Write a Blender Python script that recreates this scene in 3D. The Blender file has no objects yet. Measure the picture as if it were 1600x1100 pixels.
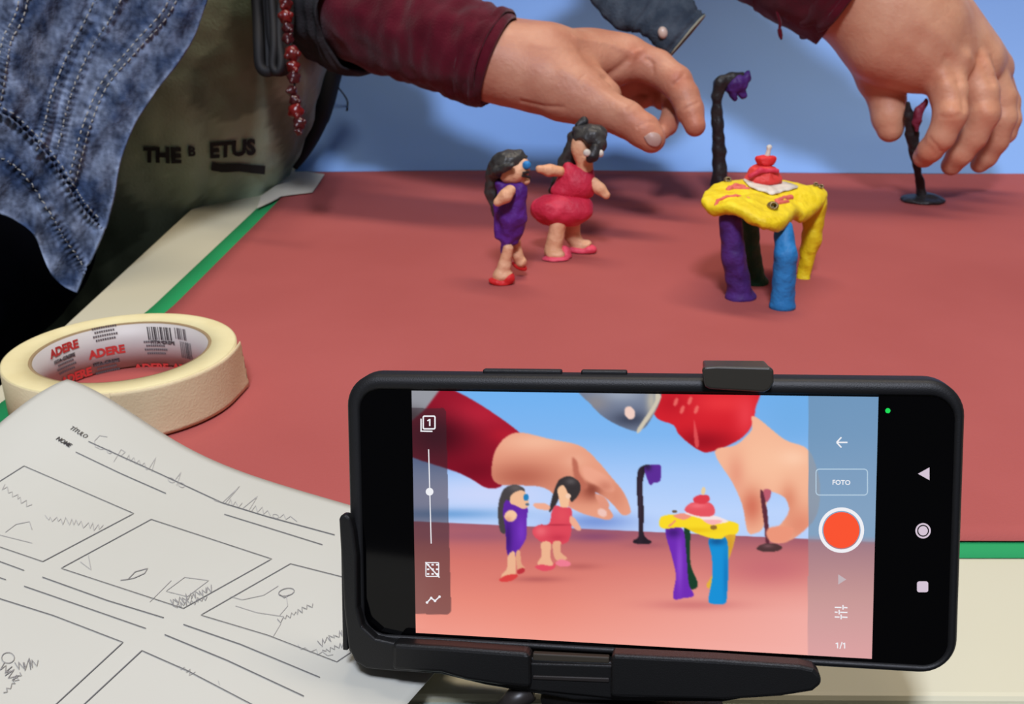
import bpy, bmesh, math, random
import numpy as np
from mathutils import Vector, Matrix, noise
from mathutils.bvhtree import BVHTree
random.seed(7)
SC = bpy.context.scene
COL = SC.collection

# ------------------------------------------------------------------ camera
FPX = 1500.0
TH = math.radians(21.5)
CAM = np.array([0, 0, .19])
CF = np.array([0, math.cos(TH), -math.sin(TH)])
CU = np.array([0, math.sin(TH), math.cos(TH)])
CR = np.array([1., 0, 0])
cam_d = bpy.data.cameras.new('camera'); cam = bpy.data.objects.new('camera', cam_d); COL.objects.link(cam)
cam.location = CAM; cam.rotation_euler = (math.pi/2-TH, 0, 0)
cam_d.sensor_width = 36; cam_d.lens = 36*FPX/1600; cam_d.clip_start = .01
cam_d.dof.use_dof = True; cam_d.dof.focus_distance = .262; cam_d.dof.aperture_fstop = 42
SC.camera = cam
SC.view_settings.view_transform = 'Standard'; SC.view_settings.look = 'None'
SC.view_settings.exposure = 0; SC.view_settings.gamma = 1; SC.view_settings.use_curve_mapping = False

# ------------------------------------------------------------------ light
def lin(c):
    return tuple(((v/255)/12.92 if v/255 <= .04045 else ((v/255+.055)/1.055)**2.4) for v in c)
W = bpy.data.worlds.new('room_light'); SC.world = W; W.use_nodes = True
W.node_tree.nodes['Background'].inputs[0].default_value = (*lin((205, 205, 210)), 1)
W.node_tree.nodes['Background'].inputs[1].default_value = .14
def area(name, loc, target, sx, sy, power, col):
    l = bpy.data.lights.new(name, 'AREA'); l.shape = 'RECTANGLE'; l.size = sx; l.size_y = sy; l.energy = power; l.color = lin(col)
    o = bpy.data.objects.new(name, l); COL.objects.link(o); o.location = loc
    o.rotation_euler = (Vector(target)-Vector(loc)).to_track_quat('-Z', 'Y').to_euler(); return o
area('ceiling_lamp', (.25, .95, 1.9), (.15, .75, 0), 1.3, .3, 21, (255, 240, 222))
area('ceiling_lamp_front', (-.1, -.55, 1.9), (0, .45, 0), 1.2, .3, 5.5, (255, 236, 200))
area('window_light', (-.05, -.42, 1.12), (.14, .98, .06), .2, .2, 19, (226, 234, 255))

# ------------------------------------------------------------------ projection helpers: a pixel of the photo and a real distance give a place
def ray(x, y): return CF+CR*((x-800)/FPX)+CU*((550-y)/FPX)
def P(x, y, d): return CAM+ray(x, y)*d
def V(x, y, Y):
    r = ray(x, y); return CAM+r*(Y/r[1])
def dep(x, y, Y): return Y/ray(x, y)[1]
def G(x, y, z=0.):
    r = ray(x, y); return CAM+r*((z-CAM[2])/r[2])
def proj(w):
    r = np.asarray(w)-CAM; t = r@CF
    return 800+FPX*(r@CR)/t, 550-FPX*(r@CU)/t

# ------------------------------------------------------------------ materials
def mat(name, rgb, rough=.6, spec=.4, var=None, var_scale=30, bump=0, bump_scale=60, attr=None, emit=0, metal=0, sub=0, coat=0, detail=4, sheen=0):
    m = bpy.data.materials.new(name); m.use_nodes = True; nt = m.node_tree; N = nt.nodes; L = nt.links
    b = N['Principled BSDF']; b.inputs['Roughness'].default_value = rough; b.inputs['Specular IOR Level'].default_value = spec
    b.inputs['Metallic'].default_value = metal; b.inputs['Coat Weight'].default_value = coat
    b.inputs['Base Color'].default_value = (*lin(rgb), 1)
    if sheen: b.inputs['Sheen Weight'].default_value = sheen
    if sub:
        b.inputs['Subsurface Weight'].default_value = sub; b.inputs['Subsurface Radius'].default_value = (1, .35, .2); b.inputs['Subsurface Scale'].default_value = .004
    tc = N.new('ShaderNodeTexCoord'); out = None
    if var:
        n = N.new('ShaderNodeTexNoise'); n.inputs['Scale'].default_value = var_scale; n.inputs['Detail'].default_value = detail
        L.new(tc.outputs['Object'], n.inputs['Vector'])
        r = N.new('ShaderNodeValToRGB'); r.color_ramp.elements[0].position = .35; r.color_ramp.elements[1].position = .65
        r.color_ramp.elements[0].color = (*lin(rgb), 1); r.color_ramp.elements[1].color = (*lin(var), 1)
        L.new(n.outputs['Fac'], r.inputs['Fac']); out = r.outputs['Color']; L.new(out, b.inputs['Base Color'])
    if attr:
        a = N.new('ShaderNodeVertexColor'); a.layer_name = attr
        if out is None: L.new(a.outputs['Color'], b.inputs['Base Color'])
        else:
            mx = N.new('ShaderNodeMix'); mx.data_type = 'RGBA'; mx.blend_type = 'MULTIPLY'; mx.inputs[0].default_value = 1
            L.new(out, mx.inputs[6]); L.new(a.outputs['Color'], mx.inputs[7]); L.new(mx.outputs[2], b.inputs['Base Color'])
        if emit:
            L.new(a.outputs['Color'], b.inputs['Emission Color'])
    elif emit: b.inputs['Emission Color'].default_value = (*lin(rgb), 1)
    if emit: b.inputs['Emission Strength'].default_value = emit
    if bump:
        n2 = N.new('ShaderNodeTexNoise'); n2.inputs['Scale'].default_value = bump_scale; n2.inputs['Detail'].default_value = 5
        L.new(tc.outputs['Object'], n2.inputs['Vector'])
        bp = N.new('ShaderNodeBump'); bp.inputs['Strength'].default_value = 1; bp.inputs['Distance'].default_value = bump
        L.new(n2.outputs['Fac'], bp.inputs['Height']); L.new(bp.outputs['Normal'], b.inputs['Normal'])
    return m

M = {}
M['red_paper'] = mat('red_paper', (172, 88, 83), .8, .15, (165, 82, 77), 6, .0002, 900)
M['green_paper'] = mat('green_paper', (38, 150, 88), .7, .2)
M['blue_paper'] = mat('blue_paper', (138, 180, 240), .8, .12, (142, 184, 242), 4, .0001, 500)
M['desk'] = mat('white_laminate', (204, 199, 172), .45, .4, (199, 193, 165), 4)
M['desk_edge'] = mat('pale_green_edge', (196, 205, 190), .4, .5)
M['desk_leg'] = mat('grey_steel', (90, 92, 95), .4, .5, metal=.6)
M['floor'] = mat('dark_floor', (46, 44, 46), .6, .3, (36, 35, 38), 5)
M['clear_tape'] = mat('masking_tape_strip', (214, 205, 184), .5, .4)
M['tape_body'] = mat('crepe_paper_tape', (228, 212, 170), .75, .2, (220, 202, 160), 40, .0002, 900)
M['tape_side'] = mat('tape_side', (226, 214, 164), .7, .2, (220, 206, 154), 60)
M['tape_core'] = mat('tape_core_liner', (196, 190, 184), .5, .4)
M['tape_board'] = mat('core_board_edge', (150, 128, 96), .8, .1)
M['ink_red'] = mat('red_print', (205, 60, 56), .6)
M['ink_grey'] = mat('grey_print', (96, 92, 94), .6)
M['ink_black'] = mat('black_print', (48, 46, 50), .6)
M['paper'] = mat('white_paper', (193, 192, 181), .8, .15, (189, 188, 176), 8)
M['line'] = mat('printed_line', (105, 105, 105), .8)
M['pencil'] = mat('pencil_mark', (170, 168, 163), .7)
M['pencil_dark'] = mat('pencil_shading', (140, 138, 135), .7)
M['skin_a'] = mat('skin', (200, 144, 116), .5, .35, (186, 126, 100), 45, .0005, 300, attr='tint', sub=.12)
M['skin_b'] = mat('skin_light', (220, 166, 132), .5, .35, (208, 148, 116), 45, .0004, 300, attr='tint', sub=.12)
M['nail'] = mat('fingernail', (186, 152, 138), .35, .5)
M['burgundy'] = mat('burgundy_knit', (88, 14, 32), .9, .1, (72, 9, 24), 60, .0006, 700, sheen=.2)
M['burgundy_b'] = mat('burgundy_cotton', (92, 16, 32), .9, .1, (76, 9, 24), 50, .0005, 500, sheen=.2)
M['charcoal'] = mat('charcoal_cloth', (62, 62, 64), .95, .1, (46, 46, 48), 40, .0008, 500)
M['black_cord'] = mat('black_cord', (20, 20, 22), .7)
M['navy'] = mat('navy_trousers', (18, 24, 38), .9, .1, (12, 16, 28), 20)
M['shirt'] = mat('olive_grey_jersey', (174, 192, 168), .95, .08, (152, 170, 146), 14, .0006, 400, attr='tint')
M['shirt_print'] = mat('shirt_black_print', (38, 37, 36), .9)
M['shirt_fade'] = mat('shirt_faded_print', (72, 70, 62), .9)
M['denim'] = mat('denim', (44, 58, 86), .9, .1, (102, 114, 138), 55, .0012, 420, attr='tint', detail=8)
M['denim_b'] = mat('grey_denim', (84, 94, 104), .9, .1, (56, 66, 78), 70, .001, 420, detail=8)
M['stitch'] = mat('pale_stitching', (150, 150, 146), .9)
M['denim_inside'] = mat('pale_denim_edge', (160, 158, 136), .9)
M['button'] = mat('pale_button', (222, 196, 178), .35, .6)
M['bead'] = mat('red_glass_bead', (116, 20, 18), .3, .5, (66, 12, 12), 90)
M['bead2'] = mat('dark_red_bead', (64, 16, 20), .3, .6)
def clay(n, c, v=None, r=.55): return mat('clay_'+n, c, r, .35, v or tuple(int(k*.9) for k in c), 90, .0012, 220)
M['c_skin'] = clay('peach', (232, 178, 138), (222, 162, 120))
M['c_black'] = clay('black', (48, 46, 44), (36, 35, 36), .45)
M['c_hair'] = clay('charcoal', (66, 64, 60), (46, 45, 44), .4)
M['c_purple'] = clay('purple', (96, 42, 140), (78, 30, 118))
M['c_dpurple'] = clay('deep_purple', (80, 44, 122), (58, 30, 92))
M['c_red'] = clay('red', (222, 44, 44), (206, 34, 36))
M['c_crimson'] = clay('crimson', (212, 48, 74), (196, 38, 64))
M['c_pink'] = clay('pink', (236, 86, 108), (224, 70, 92))
M['c_rose'] = clay('rose', (226, 112, 96), (214, 96, 84))
M['c_coral'] = clay('coral', (232, 74, 66), (222, 60, 54))
M['c_yellow'] = clay('yellow', (240, 214, 32), (226, 194, 16))
M['c_blue'] = clay('blue', (44, 130, 192), (34, 116, 176))
M['c_green'] = clay('green', (22, 82, 48), (16, 66, 38))
M['c_white'] = clay('white', (226, 216, 200))
M['c_maroon'] = clay('maroon', (132, 44, 66))
M['brass'] = mat('metal_bead', (150, 130, 92), .3, .6, metal=.7)
M['case'] = mat('black_rubber_case', (20, 20, 21), .5, .35, bump=.00006, bump_scale=3000)
M['glass'] = mat('black_screen_glass', (2, 2, 3), .07, .22)
M['holder'] = mat('black_plastic', (20, 20, 20), .42, .35, bump=.00005, bump_scale=2500)
M['holder_lip'] = mat('worn_black_plastic', (40, 36, 34), .4, .4)
M['clip'] = mat('rubberised_clip', (46, 43, 36), .34, .5)
M['slot'] = mat('dark_slot', (52, 46, 36), .6)
M['screen'] = mat('lit_screen', (0, 0, 0), .12, .3, attr='pic', emit=1.0)
# the screen shows its own picture only: its body is black, the picture is emitted
nt = M['screen'].node_tree
for l in list(nt.links):
    if l.to_socket.name == 'Base Color': nt.links.remove(l)
M['ui_white'] = mat('screen_icon_white', (245, 245, 250), .3, .2, emit=.95)
M['ui_dim'] = mat('screen_icon_dim', (222, 205, 222), .3, .2, emit=.9)
M['ui_soft'] = mat('screen_icon_soft', (205, 190, 196), .3, .2, emit=.9)
M['ui_red'] = mat('screen_record_red', (250, 84, 50), .3, .2, emit=1)
M['ui_green'] = mat('screen_dot_green', (30, 220, 90), .3, .2, emit=1)
M['ui_outline'] = mat('screen_outline', (190, 215, 235), .3, .2, emit=.9)
for k in ('ui_white', 'ui_dim', 'ui_soft', 'ui_red', 'ui_green', 'ui_outline'):
    M[k].node_tree.nodes['Principled BSDF'].inputs['Base Color'].default_value = (0, 0, 0, 1)

# ------------------------------------------------------------------ object helpers
def tag(o, label=None, cat=None, group=None, kind=None):
    if label: o['label'] = label
    if cat: o['category'] = cat
    if group: o['group'] = group
    if kind: o['kind'] = kind
    return o
def empty(name, loc, label, cat, group=None):
    o = bpy.data.objects.new(name, None); COL.objects.link(o); o.location = Vector(loc); o.empty_display_size = .01
    o['wl'] = list(map(float, loc)); return tag(o, label, cat, group)
def worldloc(o):
    w = np.zeros(3)
    while o is not None:
        w = w+np.array(o.location); o = o.parent
    return w
def mk(name, verts, faces, m, parent=None, local=False, smooth=True, origin=None):
    """link verts/faces as ONE mesh object; verts are world coordinates unless local"""
    verts = np.asarray(verts, float).reshape(-1, 3)
    off = np.zeros(3)
    if not local:
        if origin is None: origin = verts.mean(0) if parent is None else worldloc(parent)
        off = np.asarray(origin)
    me = bpy.data.meshes.new(name); me.from_pydata((verts-off).tolist(), [], [tuple(int(i) for i in f) for f in faces]); me.update()
    if smooth: me.polygons.foreach_set('use_smooth', [True]*len(me.polygons))
    o = bpy.data.objects.new(name, me); COL.objects.link(o); me.materials.append(m)
    if parent is not None: o.parent = parent
    if not local and parent is None: o.location = off
    return o
def merge(*parts):
    vs = []; fs = []; n = 0
    for v, f in parts:
        v = np.asarray(v, float).reshape(-1, 3); vs.append(v); fs += [tuple(int(i)+n for i in q) for q in f]; n += len(v)
    return np.vstack(vs), fs
def setcol(o, name, cols):
    a = o.data.color_attributes.new(name, 'FLOAT_COLOR', 'POINT')
    c = np.ones((len(o.data.vertices), 4)); c[:, :3] = cols; a.data.foreach_set('color', c.ravel())
def box(c, s, ax=None):
    c = np.asarray(c); A = np.eye(3) if ax is None else np.asarray(ax)
    v = [c+A[0]*s[0]*i/2+A[1]*s[1]*j/2+A[2]*s[2]*k/2 for i in (-1, 1) for j in (-1, 1) for k in (-1, 1)]
    return np.array(v), [(0, 1, 3, 2), (4, 6, 7, 5), (0, 4, 5, 1), (2, 3, 7, 6), (0, 2, 6, 4), (1, 5, 7, 3)]
def bevel(o, w, seg=3):
    b = o.modifiers.new('bevel', 'BEVEL'); b.width = w; b.segments = seg; b.limit_method = 'ANGLE'; b.angle_limit = math.radians(35)
    return o
def solid(o, t, off=-1):
    s = o.modifiers.new('solid', 'SOLIDIFY'); s.thickness = t; s.offset = off; return o
def tube(pts, r, seg=10, closed=False):
    """swept tube with end caps; r number or list"""
    pts = [np.asarray(p, float) for p in pts]; n = len(pts); r = [r]*n if np.isscalar(r) else r
    vs = []; fs = []; up = np.array([.03, .1, 1.])
    for i, p in enumerate(pts):
        t = pts[min(i+1, n-1)]-pts[max(i-1, 0)]; t /= np.linalg.norm(t)+1e-12
        a = np.cross(t, up)
        if np.linalg.norm(a) < .1: a = np.cross(t, [0, 1, 0.1])
        a /= np.linalg.norm(a); b = np.cross(t, a)
        for k in range(seg):
            q = 2*math.pi*k/seg; vs.append(p+(a*math.cos(q)+b*math.sin(q))*r[i])
    for i in range(n-1):
        for k in range(seg):
            k2 = (k+1) % seg; fs.append((i*seg+k, i*seg+k2, (i+1)*seg+k2, (i+1)*seg+k))
    fs.append(tuple(range(seg-1, -1, -1))); fs.append(tuple((n-1)*seg+k for k in range(seg)))
    return np.array(vs), fs
def spline(pts, n):
    p = np.array(pts, float); m = len(p); out = []
    for i in range(n):
        t = i/(n-1)*(m-1); k = min(int(t), m-2); u = t-k
        a = p[max(k-1, 0)]; b = p[k]; c = p[k+1]; d = p[min(k+2, m-1)]
        out.append(.5*((2*b)+(-a+c)*u+(2*a-5*b+4*c-d)*u*u+(-a+3*b-3*c+d)*u**3))
    return np.array(out)
def fbm(p, s, o=3): return noise.fractal(Vector(np.asarray(p)*s), 1.0, 2.0, o)

# ------------------------------------------------------------------ organic surfaces: smooth union of round cones and ellipsoids, then surface nets
def smin(a, b, k):
    if k <= 0: return np.minimum(a, b)
    h = np.clip(.5+.5*(b-a)/k, 0, 1); return b*(1-h)+a*h-k*h*(1-h)
def d_cone(p, a, b, ra, rb):
    ab = b-a; t = np.clip(((p-a)@ab)/(ab@ab+1e-15), 0, 1)
    return np.linalg.norm(p-a-t[:, None]*ab, axis=1)-(ra+(rb-ra)*t)
def d_ell(p, c, r, A):
    q = (p-c)@A.T; k0 = np.linalg.norm(q/r, axis=1); k1 = np.linalg.norm(q/r**2, axis=1)
    return k0*(k0-1)/(k1+1e-9)
def ev(ops, p):
    d = None
    for o in ops:
        if o[0] == 'c': e = d_cone(p, *o[1:5]); k = o[5]
        elif o[0] == 'e': e = d_ell(p, *o[1:4]); k = o[4]
        elif o[0] == 'g': e = ev(o[1], p); k = o[2]
        elif o[0] == 's':                                    # carve
            e = ev(o[1], p); d = -smin(-d, e, o[2]); continue
        d = e if d is None else smin(d, e, k)
    return d
def bounds(ops):
    lo = np.full(3, 1e9); hi = -lo
    for o in ops:
        if o[0] == 'c':
            for c, r in ((o[1], o[3]), (o[2], o[4])): lo = np.minimum(lo, c-r); hi = np.maximum(hi, c+r)
        elif o[0] == 'e': lo = np.minimum(lo, o[1]-max(o[2])); hi = np.maximum(hi, o[1]+max(o[2]))
        elif o[0] == 'g': a, b = bounds(o[1]); lo = np.minimum(lo, a); hi = np.maximum(hi, b)
    return lo, hi
def nets(ops, h):
    lo, hi = bounds(ops); lo = lo-3*h; hi = hi+3*h
    n = np.ceil((hi-lo)/h).astype(int)+1
    ax = [lo[i]+h*np.arange(n[i]) for i in range(3)]
    D = np.empty(n)
    for i in range(n[0]):
        Y, Z = np.meshgrid(ax[1], ax[2], indexing='ij')
        p = np.stack([np.full(Y.size, ax[0][i]), Y.ravel(), Z.ravel()], 1); D[i] = ev(ops, p).reshape(Y.shape)
    I = D < 0; m = n-1
    acc = np.zeros((*m, 3)); cnt = np.zeros(m)
    sl = lambda o, a: slice(o[a], o[a]+m[a])
    offs = [(i, j, k) for i in (0, 1) for j in (0, 1) for k in (0, 1)]
    for a in range(3):
        for o in offs:
            if o[a]: continue
            q = list(o); q[a] = 1
            A = D[sl(o, 0), sl(o, 1), sl(o, 2)]; B = D[sl(q, 0), sl(q, 1), sl(q, 2)]
            c = (A < 0) != (B < 0); t = np.where(c, A/np.where(c, A-B, 1), 0)
            for b in range(3): acc[..., b] += np.where(c, (t if b == a else o[b]), 0)
            cnt += c
    act = cnt > 0; idx = -np.ones(m, int); idx[act] = np.arange(act.sum())
    ii = np.argwhere(act); verts = lo+h*(ii+acc[act]/cnt[act][:, None])
    faces = []
    for a in range(3):
        b, c = [(1, 2), (2, 0), (0, 1)][a]
        S = [slice(0, None)]*3; S0 = list(S); S1 = list(S); S0[a] = slice(0, n[a]-1); S1[a] = slice(1, n[a])
        X = I[tuple(S0)] != I[tuple(S1)]; e = np.argwhere(X)
        e = e[(e[:, b] > 0) & (e[:, c] > 0) & (e[:, b] < n[b]-1) & (e[:, c] < n[c]-1)]
        def at(db, dc):
            q = e.copy(); q[:, b] += db; q[:, c] += dc; return idx[q[:, 0], q[:, 1], q[:, 2]]
        f = np.stack([at(-1, -1), at(0, -1), at(0, 0), at(-1, 0)], 1)
        ins = I[e[:, 0], e[:, 1], e[:, 2]]; f[~ins] = f[~ins][:, ::-1]; faces.append(f)
    return verts, np.vstack(faces)
def rotm(ax, deg):
    return np.array(Matrix.Rotation(math.radians(deg), 3, ax))
# primitives given by photo pixel, plane y=Y and radii in pixels at that distance
def C(a, b, k=.002):
    pa = V(*a[:3]); pb = V(*b[:3])
    return ('c', pa, pb, a[3]*dep(*a[:3])/FPX, b[3]*dep(*b[:3])/FPX, k)
def El(x, y, Y, rx, ry, rd=None, rot=0, k=.002):
    s = dep(x, y, Y)/FPX; rd = (rx+ry)/2 if rd is None else rd
    A = rotm('Y', -rot).T
    return ('e', V(x, y, Y), np.array([rx*s, rd*s, ry*s]), A, k)
def CP(a, b, k=.004):                                         # cone by pixel and optical depth
    return ('c', P(*a[:3]), P(*b[:3]), a[3]*a[2]/FPX, b[3]*b[2]/FPX, k)
def EP(x, y, d, rx, ry, rd, rot=0, k=.006):
    B = np.array([CR, CU, CF]); c, s = math.cos(math.radians(rot)), math.sin(math.radians(rot))
    A = np.array([c*CR-s*CU, s*CR+c*CU, CF])
    return ('e', P(x, y, d), np.array([rx, ry, rd])*d/FPX, A, k)
def organic(name, ops, m, parent=None, h=.0006, lump=0, lscale=120, flat=None):
    v, f = nets(ops, h)
    if flat is not None: v[:, 2] = np.maximum(v[:, 2], flat)
    if lump:
        nr = np.array([noise.noise_vector(Vector(p*lscale)) for p in v]); v = v+nr*lump
        if flat is not None: v[:, 2] = np.maximum(v[:, 2], flat)
    return mk(name, v, f, m, parent)

# text as a flat mesh in its own plane
def text2d(s, size=1, bold=0, cell=None):
    c = bpy.data.curves.new('t', 'FONT'); c.body = s; c.size = 1; c.offset = bold; c.resolution_u = 3; c.align_x = 'CENTER'; c.align_y = 'CENTER'
    o = bpy.data.objects.new('t', c); COL.objects.link(o)
    me = bpy.data.meshes.new_from_object(o.evaluated_get(bpy.context.evaluated_depsgraph_get()))
    v = np.array([x.co[:2] for x in me.vertices]).reshape(-1, 2); f = [tuple(p.vertices) for p in me.polygons]
    bpy.data.objects.remove(o); bpy.data.curves.remove(c); bpy.data.meshes.remove(me)
    if len(v): v = (v-(v.max(0)+v.min(0))/2)*size
    return v, f
def bvh_of(o):
    w = worldloc(o); return BVHTree.FromPolygons([tuple(np.array(v.co)+w) for v in o.data.vertices], [tuple(p.vertices) for p in o.data.polygons])
def hit(bvh, x, y, off):
    r = ray(x, y); r = r/np.linalg.norm(r)
    h, n, _, _ = bvh.ray_cast(Vector(CAM), Vector(r))
    if h is None: return None
    n = np.array(n); n = -n if n@r > 0 else n
    return np.array(h)+n*off
def decal_text(s, cx, cy, ux, uy, size, bvh, off=.0004, bold=.0):
    """text centred on pixel (cx,cy), its x axis along pixel vector ux and its y axis along uy, laid on the surface under it"""
    v, f = text2d(s, 1, bold); out = []
    for a, b in v*size:
        h = hit(bvh, cx+ux[0]*a+uy[0]*b, cy+ux[1]*a+uy[1]*b, off); out.append(h if h is not None else P(cx, cy, .5))
    return np.array(out), f
def decal_line(pts, w, bvh, off=.0003, step=5):
    p = [np.array(q, float) for q in pts]; q = [p[0]]
    for a, b in zip(p[:-1], p[1:]):
        n = max(1, int(np.linalg.norm(b-a)/step)); q += [a+(b-a)*k/n for k in range(1, n+1)]
    vs = []; fs = []; last = None
    for i, c in enumerate(q):
        t = q[min(i+1, len(q)-1)]-q[max(i-1, 0)]; t = t/(np.linalg.norm(t)+1e-9); n = np.array([-t[1], t[0]])*w/2
        A = hit(bvh, *(c-n), off); B = hit(bvh, *(c+n), off)
        if A is None or B is None: last = None; continue
        vs += [A, B]; k = len(vs)
        if last is not None: fs.append((last-2, last-1, k-1, k-2))
        last = k
    return (np.array(vs).reshape(-1, 3), fs)

# ================================================================== THE SETTING
v, f = box((0, .8, -.76), (5, 4, .02)); tag(mk('floor', v, f, M['floor'], smooth=False), kind='structure')

desk = empty('desk', (.3, .8, -.75), 'white laminate desk with a pale edge, everything stands on it', 'desk')
DK = [(-.2415, .2185), (.95, .2105), (.95, 1.45), (-.3195, 1.45)]
v = [(x, y, z) for z in (-.024, 0) for x, y in DK]
bevel(mk('tabletop', v, [(3, 2, 1, 0), (4, 5, 6, 7), (0, 1, 5, 4), (1, 2, 6, 5), (2, 3, 7, 6), (3, 0, 4, 7)], M['desk'], desk, smooth=False), .0025)
v, f = tube([(-.240, .2165, -.011), (.95, .2085, -.011)], .0095, 16); v[:, 2] = -.011+(v[:, 2]+.011)*.95
mk('edge_band', v, f, M['desk_edge'], desk)
for x, y in ((-.18, .30), (.88, .30), (-.24, 1.36), (.88, 1.36)):
    v, f = tube([(x, y, -.75), (x, y, -.024)], .018, 16); mk('leg', v, f, M['desk_leg'], desk)

def sheet(name, pts, z, m, label, cat, nx=80, ny=60, wave=.0004, thick=.0002):
    """a paper sheet: bilinear patch of four corners (front-left, front-right, back-right, back-left)"""
    a, b, c, d = [np.array(p, float) for p in pts]; vs = []; fs = []
    for j in range(ny+1):
        for i in range(nx+1):
            s, t = i/nx, j/ny; q = a*(1-s)*(1-t)+b*s*(1-t)+c*s*t+d*(1-s)*t
            e = min(1, max(0, (.56-q[1])/.16)); q = q-np.array([.024*e*e*(3-2*e)*(1-s)**4, 0])
            vs.append((q[0], q[1], z+wave*(.6+noise.noise(Vector((q[0]*7, q[1]*7, z*900))))))
    for j in range(ny):
        for i in range(nx):
            k = j*(nx+1)+i; fs.append((k, k+1, k+nx+2, k+nx+1))
    o = solid(mk(name, vs, fs, m), thick, 1); return tag(o, label, cat)
g0, g1 = G(242, 480), G(406, 323); r0, r1 = G(271, 480), G(426, 323)
def atY(a, b, y): t = (y-a[1])/(b[1]-a[1]); return a[0]+(b[0]-a[0])*t
sheet('green_sheet', [(atY(g0, g1, .285)-.002, .2855), (.85, .2845), (.85, 1.02), (atY(g0, g1, 1.0), 1.0)], .0003, M['green_paper'], 'green paper sheet showing as a thin border under the red sheet', 'paper', wave=.0002)
sheet('red_sheet', [(atY(r0, r1, .2947), .2950), (.85, .2925), (.85, 1.03), (atY(r0, r1, 1.0)+.002, 1.005)], .0012, M['red_paper'], 'large dull red paper sheet covering the desk as the stage floor', 'paper', wave=.0007)

# blue backdrop, its foot bowed, its face curling up to vertical
nx, nz = 150, 90; vs = []; fs = []
for j in range(nz+1):
    for i in range(nx+1):
        x = -.222+1.152*i/nx; t = j/nz; z = .62*t**1.5
        y0 = .983-.024*max(0, x)+.004*math.sin(x*9+1)
        y = y0+.15*(1-math.exp(-z/.085))+.02*z+.004*noise.noise(Vector((x*5, z*6, 3.1)))*min(1, z*20)
        zz = z+.0016
        vs.append((x, y, zz))
for j in range(nz):
    for i in range(nx):
        k = j*(nx+1)+i; fs.append((k, k+1, k+nx+2, k+nx+1))
tag(solid(mk('backdrop_sheet', vs, fs, M['blue_paper']), .0006, 1), 'large blue paper backdrop curving up behind the clay scene', 'backdrop')

pl = [G(x, y, .0035) for x, y in ((452, 268), (480, 268), (507, 272), (497, 288), (488, 300), (462, 303), (440, 306), (424, 315), (402, 325), (408, 306), (430, 290))]
v = [np.array(p) for p in pl]; o = mk('tape_strip', v, [tuple(range(len(v)))], M['clear_tape'], smooth=False); solid(o, .0004, 1)
tag(o, 'short torn strip of pale tape on the far left corner of the red sheet', 'tape')

# ================================================================== MASKING TAPE ROLL
TC = np.array([-.1823, .4182, .0028]); TR, TI, THH = .0517, .0385, .0240
roll = empty('masking_tape_roll', TC, 'roll of cream masking tape with printed white core, left of the clay scene', 'tape')
def ring(prof, n=128):
    vs = []; fs = []; m = len(prof)
    for i in range(n):
        a = 2*math.pi*i/n
        for r, z in prof: vs.append(TC+np.array([r*math.cos(a), r*math.sin(a), z]))
    for i in range(n):
        for k in range(m):
            fs.append((i*m+k, ((i+1) % n)*m+k, ((i+1) % n)*m+(k+1) % m, i*m+(k+1) % m))
    return vs, fs
mk('tape_side', *ring([(TI+.0016, .0004), (TR-.0006, .0004), (TR-.0003, THH-.0002), (TR-.0012, THH), (TI+.0016, THH-.0002)]), M['tape_side'], roll)
mk('tape_face', *ring([(TR-.0005, .0002), (TR, .0006), (TR, THH-.0008), (TR-.0005, THH-.0003)]), M['tape_body'], roll)
core = mk('core', *ring([(TI, 0), (TI+.0015, 0), (TI+.0015, THH-.0006), (TI, THH-.0006)]), M['tape_board'], roll)
liner = mk('liner', *ring([(TI-.0003, .0004), (TI+.0002, .0004), (TI+.0002, THH-.0012), (TI-.0003, THH-.0012)]), M['tape_core'], core)
vs = []; fs = []; n = 60; m = 14
for i in range(n+1):
    a = math.radians(-75+88*i/n)
    for k in range(m+1):
        z = .0003+(THH-.0007)*k/m; aa = a
        lift = .0004+.0030*max(0, (i-n+14)/14)**2*(.4+.6*(1-k/m))
        if i == n: aa += .035*noise.noise(Vector((0, 0, k*.9)))+.03*math.sin(k*1.7)
        vs.append(TC+np.array([(TR+lift)*math.cos(aa), (TR+lift)*math.sin(aa), z]))
for i in range(n):
    for k in range(m):
        q = i*(m+1)+k; fs.append((q, q+m+1, q+m+2, q+1))
solid(mk('torn_end', vs, fs, M['tape_body'], roll), .0003, 0)
def tape_hit(x, y):
    r = ray(x, y); o = CAM-TC; a = r[0]**2+r[1]**2; b = 2*(o[0]*r[0]+o[1]*r[1]); c = o[0]**2+o[1]**2-(TI-.0006)**2
    t = (-b+math.sqrt(b*b-4*a*c))/2/a; p = o+r*t; return math.atan2(p[1], p[0]), p[2]
def cyl(v2, th, z): return [TC+np.array([(TI-.0006)*math.cos(th-a/TI), (TI-.0006)*math.sin(th-a/TI), z+b]) for a, b in v2]
red = []; grey = []; blk = []
def put(lst, s, x, y, size, bold=.02):
    th, z = tape_hit(x, y); v, f = text2d(s, size, bold)
    if len(v): lst.append((cyl(v, th, z), f))
def bars(lst, x, y, w, h, n=12):
    th, z = tape_hit(x, y)
    for i in range(n):
        a = -w/2+w*i/n; ww = w/n*random.choice((.35, .55, .75))
        lst.append((cyl([(a, -h/2), (a+ww, -h/2), (a+ww, h/2), (a, h/2)], th, z), [(0, 1, 2, 3)]))
for x, y in ((98, 545), (166, 549), (237, 574), (118, 588), (292, 577)): put(red, 'ADERE', x, y, .0058, .05)
for x, y in ((100, 560), (166, 566), (240, 585), (255, 535)):
    put(blk, 'FITA CREPE', x, y, .0026, .03)
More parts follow.
